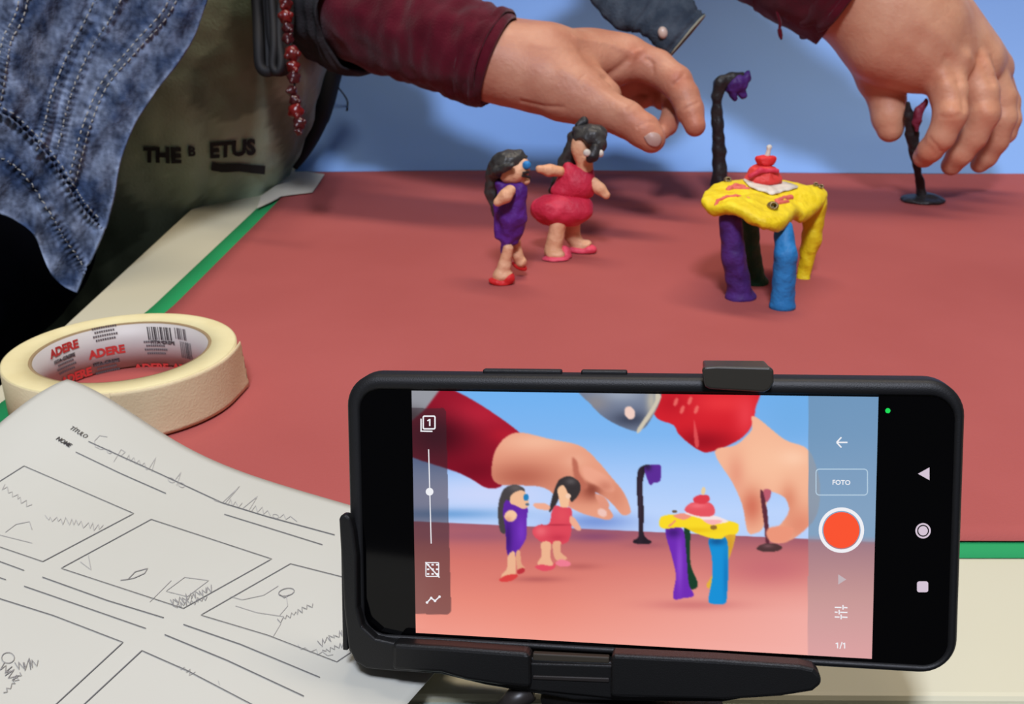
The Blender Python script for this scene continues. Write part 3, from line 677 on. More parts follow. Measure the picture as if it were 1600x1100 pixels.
# ================================================================== PHONE TRIPOD
stand = frame_empty('phone_tripod', 'black plastic tripod clamp gripping the phone from below', 'tripod')
def slab(name, px, z0, z1, m, b=.0008, parent=stand, smooth=True, zr=None):
    q = [S(x, y, z1 if zr is None else zr) for x, y in px]; n = len(q)
    if sum(q[i][0]*q[(i+1) % n][1]-q[(i+1) % n][0]*q[i][1] for i in range(n)) < 0: q = q[::-1]
    v = [(a[0], a[1], z1) for a in q]+[(a[0], a[1], z0) for a in q]
    f = [tuple(range(n)), tuple(range(2*n-1, n-1, -1))]+[(k, n+k, n+(k+1) % n, (k+1) % n) for k in range(n)]
    o = mk(name, v, f, M[m], parent, local=True, smooth=False)
    if b: bevel(o, b, 3)
    return o
def slabL(name, q, z0, z1, m, b=.0008):
    q = [np.array(p) for p in q]; n = len(q)
    if sum(q[i][0]*q[(i+1) % n][1]-q[(i+1) % n][0]*q[i][1] for i in range(n)) < 0: q = q[::-1]
    v = [(a[0], a[1], z1) for a in q]+[(a[0], a[1], z0) for a in q]
    f = [tuple(range(n)), tuple(range(2*n-1, n-1, -1))]+[(k, n+k, n+(k+1) % n, (k+1) % n) for k in range(n)]
    return bevel(mk(name, v, f, M[m], stand, local=True, smooth=False), b, 3)
ZF = .00095
slab('side_arm', [(529, 812), (532, 805), (540, 804), (547, 809), (552, 830), (557, 870), (558, 950), (566, 980), (586, 998), (620, 1006), (690, 1012), (690, 1054), (600, 1048), (572, 1045), (554, 1034), (544, 1012), (537, 950)], ZF, .0044, 'holder', .0012)
slab('lower_jaw', [(612, 1006), (700, 1011), (824, 1020), (828, 1026), (829, 1076), (780, 1072), (728, 1064), (690, 1053), (612, 1048)], ZF, .0064, 'holder', .0012)
slab('lower_jaw', [(955, 1026), (960, 1023), (1120, 1031), (1250, 1040), (1272, 1045), (1283, 1056), (1284, 1070), (1270, 1081), (1220, 1089), (1130, 1095), (954, 1090)], ZF, .0064, 'holder', .0012)
slab('jaw_lip', [(640, 1004), (824, 1018), (824, 1021.5), (640, 1008)], .0022, .0048, 'holder_lip', .0003)
slab('jaw_lip', [(962, 1023), (1252, 1039.5), (1252, 1042.5), (962, 1027)], .0022, .0050, 'holder_lip', .0003)
slab('recess', [(822, 1036), (962, 1040), (962, 1092), (822, 1078)], ZF, .0038, 'holder', .0005)
slab('slot_plate', [(832, 1021), (952, 1027), (952, 1037), (832, 1033)], ZF, .0030, 'slot', .0004)
slab('slot_plate', [(832, 1056), (952, 1060), (952, 1067), (832, 1062)], .0030, .0042, 'holder_lip', .0003)
slab('top_clip', [(1097, 578), (1102, 573), (1120, 572), (1203, 574), (1209, 578), (1209, 598), (1203, 609), (1194, 613), (1110, 608), (1101, 604)], ZF, .0046, 'clip', .0014)
cl, cr_ = S(1101, 574, ZF), S(1206, 576, ZF); yt = oy1+.0003
slabL('clip_arm', [(cl[0], yt), (cr_[0], yt), (cr_[0], max(cl[1], yt+.0016)), (cl[0], max(cl[1], yt+.0016))], -.0175, ZF+.001, 'clip', .0006)
slabL('back_plate', [(cl[0], yt+.001), (cr_[0], yt+.001), (cr_[0], oy0-.004), (cl[0], oy0-.004)], -.0175, -.0125, 'holder')
b0, b1, b2, b3 = S(560, 1040, ZF), S(760, 1066, ZF), S(1278, 1066, ZF), S(1130, 1092, ZF)
slabL('clamp_base', [(S(548, 1000, ZF)[0], oy0-.0003), (b2[0], oy0-.0003), (b2[0], b2[1]), (b3[0], b3[1]), (S(900, 1090, ZF)[0], S(900, 1090, ZF)[1]), (b1[0], b1[1]), (b0[0]+.004, oy0-.0030), (S(548, 1000, ZF)[0], oy0-.0022)], -.0175, .0030, 'holder')
sl = S(533, 812, ZF)
slabL('side_grip', [(ox0-.0003, sl[1]), (ox0-.0016, sl[1]-.001), (ox0-.0018, oy0-.002), (ox0-.0003, oy0-.002)], -.0125, ZF+.001, 'holder', .0004)
inv = np.array(PM.inverted())
def lw(v): v = np.asarray(v); return (inv[:3, :3]@v.T).T+inv[:3, 3]
c0 = P(985, 1112, .2555); c1 = np.array([c0[0], .188, c0[2]-.035])
v, f = tube([c0+np.array([0, 0, .004]), c0+np.array([0, -.003, -.008]), c1, c1-np.array([0, 0, .02])], [.024, .020, .014, .012], 28); mk('ball_head', lw(v), f, M['holder'], stand, local=True)
v, f = tube([c1-np.array([0, 0, .018]), np.array([c1[0], c1[1], -.45])], .0115, 24); mk('column', lw(v), f, M['holder'], stand, local=True)
for a in (150, 270, 30):
    d = np.array([math.cos(math.radians(a)), math.sin(math.radians(a)), 0]); top = np.array([c1[0], c1[1], -.30])
    v, f = tube([top+d*.012, np.array([top[0], top[1], 0])+d*.26+np.array([0, 0, -.742])], [.010, .007], 14); mk('leg', lw(v), f, M['holder'], stand, local=True)
v, f = tube([P(788, 1112, .256), P(806, 1092, .2555), P(832, 1081, .255)], [.0030, .0032, .0022], 12); mk('locking_lever', lw(v), f, M['holder_lip'], stand, local=True)

# ================================================================== CLAY PROPS
YT = .585
table = empty('clay_table', (.168, .585, 0), 'small clay table with wavy yellow top and four differently coloured legs', 'table')
YF = .553
organic('leg', [C((1141, 345, .568, 18), (1146, 400, .568, 18)), C((1146, 400, .568, 18), (1156, 455, .570, 19)), El(1157, 464, .570, 25, 11, 22, 0, .003)], M['c_dpurple'], table, .0007, .0008, 150, 0.0012)['label'] = 'deep purple clay leg'
organic('leg', [C((1224, 358, .560, 15), (1228, 400, .551, 17.5)), C((1228, 400, .551, 17.5), (1222, 474, .551, 18)), El(1222, 478, .551, 20, 9, 19, 0, .003)], M['c_blue'], table, .0007, .0007, 150, .0012)['label'] = 'bright blue clay leg'
organic('leg', [C((1168, 325, .60, 18), (1172, 390, .60, 15)), C((1172, 390, .60, 15), (1180, 434, .60, 15)), El(1182, 440, .60, 18, 10, 18, 0, .003)], M['c_green'], table, .0007, .0008, 150, .0012)['label'] = 'dark green clay leg'
organic('leg', [C((1274, 318, .612, 19), (1268, 370, .612, 15)), C((1268, 370, .612, 15), (1256, 430, .612, 10)), El(1255, 434, .612, 10, 6, 12, 0, .002)], M['c_yellow'], table, .0007, .001, 150, .0012)['label'] = 'yellow clay leg'
# top: a kneaded slab, its rim drooping at the front
rim = [(1097, 308, .572), (1104, 296, .59), (1122, 286, .605), (1158, 281, .625), (1200, 281, .638), (1250, 287, .635), (1289, 295, .620), (1290, 306, .606), (1276, 322, .594), (1258, 332, .582), (1246, 326, .575), (1236, 335, .560), (1222, 346, .548), (1200, 345, .543), (1180, 338, .545), (1160, 327, .550), (1138, 320, .556), (1112, 322, .562)]
rp = spline([V(*p) for p in rim+[rim[0]]], 120)[:-1]
cen = V(1196, 304, .592); NR = 26; NT = len(rp); top = []; bot = []
def ttop(i, t):
    p = rp[i % NT]; q = cen*(1-t)+p*t; e = (1-t**6)
    q = q.copy(); q[2] += .0022*(1-t**8)+.0011*noise.noise(Vector(q*160))+.0013*noise.noise(Vector(q*70)); return q
vs = [ttop(0, 0)]; fs = []
for j in range(1, NR+1):
    for i in range(NT):
        p = ttop(i, j/NR)
        if j == NR: p = p+np.array([0, 0, -.0004])
        vs.append(p)
for k, (sc, dz) in enumerate(((1.012, -.0022), (1.0, -.0050), (.94, -.0066))):
    for i in range(NT):
        p = rp[i]; d = p-cen; a = .0011*noise.noise(Vector(p*260)); q = cen+d*(sc+a*6); q[2] = p[2]+dz+a; vs.append(q)
vs.append(cen-np.array([0, 0, .006])); R_ = NR+3
for i in range(NT): fs.append((0, 1+i, 1+(i+1) % NT))
for j in range(R_-1):
    for i in range(NT): a = 1+j*NT; fs.append((a+i, a+NT+i, a+NT+(i+1) % NT, a+(i+1) % NT))
a = 1+(R_-1)*NT
for i in range(NT): fs.append((a+i, len(vs)-1, a+(i+1) % NT))
ttp = mk('tabletop', vs, fs, M['c_yellow'], table); ttp['label'] = 'wavy yellow clay tabletop'
bm = bmesh.new(); bm.from_mesh(ttp.data); bmesh.ops.recalc_face_normals(bm, faces=bm.faces); bm.to_mesh(ttp.data); bm.free()
BT = bvh_of(ttp)
def smear(name, px, w, m, parent, off=.0006):
    """clay smeared on the top: small flattened beads of clay joined along a pixel path"""
    ops = []; pts = [hit(BT, x, y, off) for x, y in px]; pts = [p for p in pts if p is not None]
    for a, b in zip(pts[:-1], pts[1:]): ops.append(('c', a, b, w, w, .001))
    return organic(name, ops, m, parent, .0005)
for i, px in enumerate(([(1118, 320), (1122, 313), (1136, 307), (1150, 306)], [(1130, 308), (1150, 305), (1170, 309)], [(1138, 296), (1150, 290), (1162, 292)], [(1140, 293), (1155, 294), (1168, 295)], [(1214, 314), (1226, 310), (1236, 308)], [(1216, 317), (1230, 315)])):
    smear('streak', px, (.0011, .0009, .0018, .0016, .0019, .0016)[i], M['c_rose'], table, -.0004)
bh = [hit(BT, x, y, .0012) for x, y in ((1206, 325), (1281, 294), (1137, 284), (1274, 291))]
for k, p in enumerate(bh):
    if p is None: continue
    r = (.0036, .0020, .0026, .0018)[k]; v, f = nets([('e', p, np.array([r, r, r*.8]), np.eye(3), .001), ('s', [('c', p-CF*r*1.3, p, r*.45, r*.45, .0005)], .0004)], .0004); mk('bead', v, f, M['brass'], table)

nap = []; npts = [(1160, 285), (1175, 282), (1200, 284), (1243, 294), (1238, 299), (1222, 303), (1206, 308), (1190, 303), (1172, 297)]
c = hit(BT, 1200, 294, .0012); vs = [c]; NP = [hit(BT, x, y, .0010) for x, y in npts]; NP = [p for p in NP if p is not None]
NP = list(spline(NP+[NP[0]], 50)[:-1]); n = len(NP)
for t in (.35, .7, 1):
    for p in NP:
        q = c*(1-t)+p*t; px_, py_ = proj(q); h_ = hit(BT, px_, py_, .0009+.0003*math.sin(q[0]*900)); vs.append(h_ if h_ is not None else q)
fs = [(0, 1+i, 1+(i+1) % n) for i in range(n)]+[(1+j*n+i, 1+(j+1)*n+i, 1+(j+1)*n+(i+1) % n, 1+j*n+(i+1) % n) for j in range(2) for i in range(n)]
tag(solid(mk('clay_doily', vs, fs, M['c_white']), .0008, 0), 'thin white clay doily lying under the cake on the yellow table', 'doily')
cb = hit(BT, 1192, 290, 0); Yc = cb[1]+.004
cake = empty('clay_cake', cb, 'two tiered red clay cake with a pale candle on the yellow table', 'cake')
organic('lower_tier', [El(1193, 280, Yc, 29, 11, 27, 2), El(1192, 269, Yc, 23, 13, 21, 0, .004), El(1170, 281, Yc, 8, 7, 8), El(1214, 284, Yc, 8, 6, 8)], M['c_coral'], cake, .0005, .0007, 260)
organic('icing_ridge', [C((1172, 276, Yc-.010, 3.5), (1188, 266, Yc-.009, 3.5)), C((1188, 266, Yc-.009, 3.5), (1214, 267, Yc-.008, 3.5))], M['c_crimson'], cake, .0004, .0004, 300)
organic('upper_tier', [El(1196, 254, Yc, 14, 7, 13), El(1186, 248, Yc, 6, 5, 6), El(1207, 249, Yc, 6, 5, 6), El(1196, 248, Yc, 13, 5, 12)], M['c_red'], cake, .0004, .0006, 300)
organic('candle', [C((1198, 247, Yc, 4.2), (1201, 234, Yc, 3.2), .001), El(1202, 230, Yc, 4.2, 4, 4, 0, .0008)], M['c_white'], cake, .0004, .0004, 300)

def lampbase(name, x, y, Y, rx, parent, m):
    s = dep(x, y, Y)/FPX; c = V(x, y, Y); c[2] = .0026+.0011
    return organic(name, [('e', c, np.array([rx*s, rx*s*.85, .0036]), np.eye(3), .002), ('e', c+np.array([.003, 0, .002]), np.array([rx*s*.45, rx*s*.4, .004]), np.eye(3), .004)], m, parent, .0008, .001, 130, .0021)
YL = .84
lp = empty('clay_street_lamp', G(1126, 318), 'tall black clay street lamp with purple bell head behind the yellow table', 'lamp', 'clay street lamps')
organic('post', [C((1124, 312, YL, 15), (1124, 285, YL, 12)), C((1124, 285, YL, 12), (1124, 235, YL, 10)), C((1124, 235, YL, 10.5), (1121, 190, YL, 9)), C((1121, 190, YL, 8.5), (1120, 150, YL, 8)), C((1120, 150, YL, 8.5), (1127, 128, YL, 10)), C((1127, 128, YL, 10), (1142, 123, YL, 9)), C((1142, 123, YL, 9), (1160, 119, YL, 6))], M['c_black'], lp, .0009, .0012, 130, .0021)
lampbase('base', 1126, 318, YL, 26, lp, M['c_black'])
organic('lamp_head', [El(1152, 130, YL, 16, 14, 14, -10), El(1165, 124, YL, 8, 12, 9, -20), C((1142, 140, YL, 8), (1148, 153, YL, 4.5)), C((1158, 140, YL, 7), (1161, 149, YL, 6)), C((1164, 124, YL, 7), (1169, 114, YL, 4))], M['c_dpurple'], lp, .0008, .0012, 200)
lp2 = empty('clay_street_lamp', G(1440, 318), 'smaller black clay street lamp held between thumb and fingers at the right', 'lamp', 'clay street lamps')
organic('post', [C((1441, 306, .842, 8), (1436, 280, .841, 6)), C((1436, 280, .841, 6), (1430, 245, .838, 6)), C((1430, 245, .838, 8), (1425, 210, .833, 9.5)), C((1425, 210, .833, 9.5), (1420, 180, .828, 7)), C((1420, 180, .828, 7), (1419, 163, .826, 4))], M['c_black'], lp2, .0008, .001, 150)
lampbase('base', 1441, 318, .8426, 34, lp2, M['c_black'])
organic('lamp_head', [El(1434, 182, .824, 7, 15, 8, 14), C((1438, 172, .824, 6), (1447, 158, .824, 4)), C((1430, 190, .824, 5), (1433, 203, .824, 3))], M['c_maroon'], lp2, .0007, .0009, 200)['label'] = 'dark reddish lamp head'

# ---- clay girl in purple
Y1 = .603
g1_ = empty('clay_figure', (V(793, 445, Y1)[0], Y1, 0), 'clay girl figure in purple dress with blue eye and red shoes, left of the pair', 'figurine', 'clay girl figures')
organic('dress', [El(801, 300, Y1, 22, 18, 18), C((800, 305, Y1, 22), (801, 338, Y1, 22)), C((801, 338, Y1, 22), (794, 368, Y1, 14)), C((794, 366, Y1, 13), (787, 394, Y1, 5)), C((806, 355, Y1, 14), (804, 378, Y1, 6)), El(782, 290, Y1, 10, 9, 10, -20), El(812, 294, Y1, 13, 9, 14, 0), C((777, 320, Y1, 6), (777, 370, Y1, 4), .003)], M['c_purple'], g1_, .0006, .0009, 170)
organic('head', [El(802, 268, Y1, 21, 18, 19), El(817, 262, Y1, 11, 17, 12), El(820, 283, Y1, 8, 6, 8), El(795, 276, Y1, 13, 10, 14)], M['c_skin'], g1_, .0006, .0004, 200)
organic('hair', [El(794, 250, Y1+.002, 25, 16, 24, 12), El(780, 262, Y1+.004, 17, 19, 22), C((774, 270, Y1+.008, 15), (770, 300, Y1+.010, 12)), C((770, 300, Y1+.010, 12), (778, 335, Y1+.010, 8)), C((812, 243, Y1, 9), (820, 246, Y1, 5)), C((776, 268, Y1-.006, 7), (800, 258, Y1-.012, 5)), ('s', [El(822, 268, Y1-.004, 15, 18, 40)], .001)], M['c_hair'], g1_, .0006, .0008, 240)
organic('eye', [El(823, 258, Y1-.005, 7, 7, 5)], M['c_blue'], g1_, .0004)['label'] = 'blue clay eye'
organic('mouth', [C((817, 275, Y1-.007, 2.2), (828, 277, Y1-.002, 2)), C((818, 270, Y1-.008, 2), (826, 269, Y1-.004, 2))], M['c_black'], g1_, .0004)
organic('arm', [C((797, 298, Y1-.012, 9), (790, 306, Y1-.014, 10)), C((790, 306, Y1-.014, 10), (778, 316, Y1-.014, 7))], M['c_skin'], g1_, .0005, .0004, 200)
organic('leg', [C((794, 388, Y1-.003, 8), (788, 415, Y1-.003, 9)), C((788, 415, Y1-.003, 10), (779, 436, Y1-.003, 9)), El(786, 430, Y1-.003, 16, 10, 14)], M['c_skin'], g1_, .0005, .0004, 200, .0022)
organic('leg', [C((806, 378, Y1+.009, 8), (808, 398, Y1+.009, 8)), C((808, 398, Y1+.009, 8), (814, 409, Y1+.009, 9))], M['c_skin'], g1_, .0005, .0004, 200, .0022)
organic('shoe', [El(781, 441, Y1-.004, 18, 7, 13, -12), El(795, 434, Y1-.004, 10, 9, 12, -20, .003)], M['c_red'], g1_, .0005, .0004, 200, .0022)
organic('shoe', [El(812, 416, Y1+.012, 13, 6, 11, -25)], M['c_red'], g1_, .0005, .0004, 200, .0022)

# ---- clay girl in red
Y2 = .672
g2_ = empty('clay_figure', (V(888, 405, Y2)[0], Y2, 0), 'clay girl figure in crimson dress with black hair, right of the pair', 'figurine', 'clay girl figures')
organic('dress_top', [El(895, 278, Y2, 20, 20, 20, 0, .006), El(914, 280, Y2, 14, 20, 16, 0, .006), El(890, 295, Y2, 30, 15, 22, 8, .006), El(906, 292, Y2, 20, 22, 20, 0, .006), C((888, 262, Y2, 9), (882, 290, Y2, 14)), C((918, 266, Y2, 8), (920, 300, Y2, 8))], M['c_crimson'], g2_, .0006, .0006, 150)
organic('skirt', [El(864, 327, Y2-.006, 31, 20, 24, -8, .008), El(900, 328, Y2-.004, 26, 20, 26, 0, .008), El(846, 328, Y2, 14, 13, 18, 0, .008), El(884, 320, Y2, 34, 16, 26, 0, .008), El(876, 336, Y2-.002, 30, 15, 24, 0, .008)], M['c_crimson'], g2_, .0006, .0012, 120)
organic('head', [El(907, 230, Y2, 15, 22, 17), El(912, 246, Y2, 13, 14, 14), C((913, 245, Y2, 13), (914, 264, Y2, 13))], M['c_skin'], g2_, .0006, .0003, 200)
organic('hair', [El(922, 212, Y2, 27, 17, 26, 12), El(934, 225, Y2-.004, 14, 17, 18, 0), El(912, 203, Y2+.004, 18, 9, 20), C((900, 212, Y2+.010, 9), (884, 252, Y2+.014, 11)), C((884, 252, Y2+.014, 11), (866, 298, Y2+.014, 9)), C((896, 215, Y2+.012, 10), (905, 300, Y2+.018, 14)), C((914, 320, Y2+.016, 6), (920, 326, Y2+.010, 4)), ('s', [El(905, 234, Y2-.012, 12, 17, 22)], .001)], M['c_hair'], g2_, .0006, .0007, 240)
organic('hair_bun', [C((904, 196, Y2+.004, 6), (912, 190, Y2+.006, 8))], M['c_black'], g2_, .0005, .0004)
organic('lock', [C((930, 232, Y2-.012, 8), (926, 244, Y2-.014, 9)), C((926, 244, Y2-.014, 8), (922, 249, Y2-.014, 6))], M['c_black'], g2_, .0005, .0004)
organic('eye', [El(917, 239, Y2-.016, 6, 6, 5)], M['c_white'], g2_, .0004); organic('eye', [El(938, 240, Y2-.012, 5.5, 6, 5)], M['c_white'], g2_, .0004)
organic('arm', [C((875, 268, Y2-.004, 8), (858, 266, Y2-.006, 9)), C((858, 266, Y2-.006, 9), (843, 264, Y2-.008, 6))], M['c_skin'], g2_, .0005, .0004, 200)
organic('arm', [C((928, 285, Y2-.004, 8), (937, 295, Y2-.006, 9)), C((937, 295, Y2-.006, 9), (947, 305, Y2-.008, 6.5))], M['c_skin'], g2_, .0005, .0004, 200)
organic('leg', [C((872, 346, Y2-.008, 14), (868, 375, Y2-.010, 12)), C((868, 375, Y2-.010, 12), (864, 392, Y2-.010, 14)), El(868, 397, Y2-.014, 15, 8, 14)], M['c_skin'], g2_, .0006, .0005, 180, .0022)
organic('leg', [C((896, 345, Y2+.006, 12), (894, 368, Y2+.007, 11)), C((894, 368, Y2+.007, 12), (903, 383, Y2+.006, 11)), El(912, 383, Y2+.005, 13, 7, 12, 20)], M['c_skin'], g2_, .0006, .0005, 180, .0022)
organic('shoe', [El(868, 405, Y2-.016, 21, 7, 14, 3), El(885, 396, Y2-.010, 8, 13, 10, 20, .003)], M['c_pink'], g2_, .0006, .0005, 200, .0022)
organic('shoe', [El(909, 391, Y2+.004, 21, 7, 13, -3), El(920, 389, Y2+.003, 12, 7, 12)], M['c_pink'], g2_, .0006, .0005, 200, .0022)

# ================================================================== PEOPLE
def tint(v, spots, base=(1, 1, 1)):
    """real skin redness/blotches: knuckles and finger ends redder"""
    c = np.ones((len(v), 3))*np.array(base)
    for p, r, col, s in spots:
        g = np.exp(-(np.linalg.norm(v-p, axis=1)/r)**2)*s; c = c*(1-g[:, None])+np.array(col)*g[:, None]
    return c
def relief(v, f, creases, off=.0):
    """push skin in (wrinkle) or out (tendon, knuckle) along lines seen on the surface"""
    bv = BVHTree.FromPolygons([tuple(p) for p in v], [tuple(int(i) for i in q) for q in f]); v = v.copy()
    nor = np.zeros_like(v); a, b, c = v[f[:, 0]], v[f[:, 1]], v[f[:, 2]]; n = np.cross(b-a, c-a)
    for k in range(4): np.add.at(nor, f[:, k], n)
    nor /= np.linalg.norm(nor, axis=1)[:, None]+1e-12
    mv = np.zeros(len(v))
    for px, w, dpt in creases:
        q = []
        for (x1, y1), (x2, y2) in zip(px[:-1], px[1:]):
            for t in np.linspace(0, 1, max(2, int(math.hypot(x2-x1, y2-y1)/2))): 
                h_ = hit(bv, x1+(x2-x1)*t, y1+(y2-y1)*t, 0)
                if h_ is not None: q.append(h_)
        if not q: continue
        q = np.array(q); near = np.where(np.linalg.norm(v-q.mean(0), axis=1) < .06)[0]
        d = np.sqrt(((v[near][:, None, :]-q[None])**2).sum(-1)).min(1); mv[near] += dpt*np.exp(-(d/w)**2)
    return v+nor*mv[:, None]
def chain(pts, k=.003): return [CP(a, b, k) for a, b in zip(pts[:-1], pts[1:])]

# ---- first person: left hand over the figures
pa = empty('person', (-.38, .93, -.75), 'person leaning in from the left in open denim jacket, hand hovering over clay figures', 'person')
palmA = [CP((760, 92, .765, 58), (850, 100, .765, 58), .01), CP((770, 70, .78, 44), (850, 78, .785, 42), .01), CP((850, 96, .77, 52), (960, 92, .79, 36), .012),
         CP((850, 125, .755, 46), (915, 150, .745, 40), .012), CP((800, 110, .76, 55), (880, 135, .75, 44), .012), EP(965, 95, .79, 44, 34, 30, -25, .012), EP(905, 80, .80, 60, 34, 36, -8, .012)]
thumbA = chain([(880, 148, .748, 40), (930, 165, .738, 33), (978, 186, .728, 28), (1006, 205, .724, 26), (1018, 217, .722, 22)])+[CP((905, 120, .765, 34), (945, 150, .75, 26), .01)]
indexA = chain([(985, 92, .79, 32), (1026, 106, .785, 27), (1056, 128, .775, 25), (1070, 150, .77, 22), (1078, 172, .768, 21), (1086, 197, .765, 16.5)])
middleA = chain([(975, 90, .815, 30), (1030, 112, .82, 24), (1052, 140, .815, 20), (1052, 172, .80, 17), (1043, 196, .785, 15), (1036, 206, .778, 12)])
ringA = chain([(968, 105, .83, 30), (1005, 128, .835, 25), (1026, 146, .83, 19), (1034, 158, .82, 14)])
pinkyA = chain([(950, 110, .83, 28), (985, 135, .84, 22), (1003, 150, .835, 17), (1006, 158, .83, 12)])
knuA = [EP(996, 84, .775, 17, 13, 12, 0, .008), EP(1060, 122, .765, 13, 12, 10, 0, .005)]
foreA = [CP((760, 92, .765, 58), (640, 50, .79, 64), .01), CP((640, 50, .79, 64), (480, -10, .85, 74), .01)]
opsA = [('g', palmA, 0), ('g', foreA, .01), ('g', thumbA, .006), ('g', indexA, .005), ('g', middleA, .003), ('g', ringA, .003), ('g', pinkyA, .003)]
v, f = nets(opsA, .0013)
v = relief(v, f, [([(985, 152), (998, 146), (1010, 148)], .0016, -.0010), ([(980, 172), (994, 160), (1010, 158)], .0014, -.0006), ([(996, 198), (1012, 190), (1024, 192)], .0012, -.0006),
                  ([(1052, 132), (1064, 122), (1068, 116)], .0014, -.0009), ([(1070, 170), (1082, 164), (1090, 160)], .0013, -.0008), ([(985, 100), (992, 84), (1004, 78)], .0022, .0010), ([(1012, 92), (1020, 100), (1020, 112)], .0018, -.0012),
                  ([(900, 60), (950, 68), (988, 82)], .0035, .0010), ([(880, 110), (930, 138), (975, 170)], .005, .0012), ([(946, 122), (966, 108), (980, 96)], .004, -.0022), ([(815, 158), (850, 166), (880, 168)], .0016, -.0009),
                  ([(1040, 96), (1052, 104)], .0012, -.0007), ([(835, 70), (900, 76)], .003, .0005), ([(905, 128), (912, 118)], .0012, -.0006), ([(948, 120), (956, 136)], .0012, -.0006)])
body_spots = lambda L: [(P(x, y, d), r, c, s) for x, y, d, r, c, s in L]
colA = tint(v, body_spots([(994, 84, .77, .010, (.98, .72, .66), .8), (1060, 122, .76, .009, (.98, .72, .66), .7), (1086, 195, .76, .014, (1, .74, .66), .7), (1015, 215, .71, .016, (1, .74, .66), .7), (1000, 188, .72, .010, (.98, .76, .68), .6), (940, 112, .77, .016, (.98, .84, .76), .6), (1036, 200, .78, .012, (1, .74, .66), .6)]))
# coarse hidden rest of the body (under the clothes)
shA = np.array([-.33, .98, .37]); elA = P(470, -20, .86)
coarse = [('c', P(640, 50, .79), P(480, -10, .85), .033, .040, .01), ('c', P(480, -10, .85), shA, .042, .055, .02), ('e', np.array([-.40, .93, .18]), np.array([.12, .15, .30]), np.eye(3), .05), ('c', np.array([-.36, .82, .36]), np.array([-.52, .70, .16]), .05, .045, .02), ('c', np.array([-.44, .66, .10]), np.array([-.50, .70, .18]), .04, .045, .02),
          ('c', np.array([-.47, .95, -.05]), np.array([-.51, .96, -.68]), .075, .035, .03), ('c', np.array([-.49, .78, -.08]), np.array([-.53, .66, -.68]), .06, .035, .03)]
v2, f2 = nets(coarse, .010); vv, ff = merge((v, f), (v2, f2))
bodyA = mk('body', vv, ff, M['skin_a'], pa); setcol(bodyA, 'tint', np.vstack([colA, np.ones((len(v2), 3))]))
def nail(name, body, poly, m, off=.0004):
    bv = BVHTree.FromPolygons([tuple(p) for p in body[0]], [tuple(int(i) for i in q) for q in body[1]])
    pts = spline([(*p, 0) for p in poly+[poly[0]]], 33)[:-1][:, :2]; c = pts.mean(0); vs = []; n = len(pts)
    rings = (0, .5, .85, 1)
    for t in rings[1:]:
        for p in pts:
            q = c+(p-c)*t; h_ = hit(bv, *q, off+.0005*(1-t)); vs.append(h_ if h_ is not None else None)
    vs = [hit(bv, *c, off+.0006)]+vs
    if any(q is None for q in vs): return None
    fs = [(0, 1+i, 1+(i+1) % n) for i in range(n)]+[(1+j*n+i, 1+(j+1)*n+i, 1+(j+1)*n+(i+1) % n, 1+j*n+(i+1) % n) for j in range(2) for i in range(n)]
    return solid(mk(name, vs, fs, M['nail'], m), .0005, 0)
nail('fingernail', (v, f), [(1006, 214), (1017, 207), (1029, 210), (1033, 220), (1027, 229), (1014, 226)], bodyA)

def sleeve(name, path, radii, m, parent, n=150, seg=96, fold=.004, fs_=28, squash=1., thick=.0022, cap=False, hem=True, twist=0):
    """cloth tube along a path with wrinkles; radii along path"""
    p = spline(path, n); r = np.interp(np.linspace(0, 1, n), np.linspace(0, 1, len(radii)), radii); vs = []
    for i in range(n):
        t = p[min(i+1, n-1)]-p[max(i-1, 0)]; t = n_(t); a = n_(np.cross(t, CF)); b = np.cross(t, a)
        for k in range(seg):
            q = 2*math.pi*k/seg; w = a*math.cos(q)+b*math.sin(q)*squash; pos = p[i]+w*r[i]
            d = fold*(noise.noise(Vector(pos*fs_))+.5*noise.noise(Vector(pos*fs_*2.3)))+fold*.6*noise.noise(Vector((i*.16, q*1.1*0+math.sin(q)*1.2, math.cos(q)*1.2+twist)))
            e = 1.0
            if hem and n-1-i < 3: d -= .0012*(3-(n-1-i))/3
            vs.append(pos+w*d*e)
    fs = [(i*seg+k, i*seg+(k+1) % seg, (i+1)*seg+(k+1) % seg, (i+1)*seg+k) for i in range(n-1) for k in range(seg)]
    return solid(mk(name, vs, fs, m, parent), thick, -1)
sw = sleeve('sweater_sleeve', [P(400, -70, .88), P(500, -16, .845), P(600, 30, .80), P(700, 68, .775), P(776, 96, .765)], [.048, .047, .043, .041, .0385], M['burgundy'], pa, fold=.0045)
sleeve('cuff', [P(742, 84, .768), P(760, 90, .766), P(780, 98, .765)], [.0395, .0392, .0372], M['burgundy'], sw, n=30, fold=.0012, fs_=60)
js = sleeve('jacket_sleeve', [shA+np.array([0, -.02, .04]), P(400, -72, .880), P(470, -34, .855), P(535, -4, .828), P(582, 18, .808)], [.085, .074, .064, .059, .056], M['charcoal'], pa, fold=.006, thick=.003)
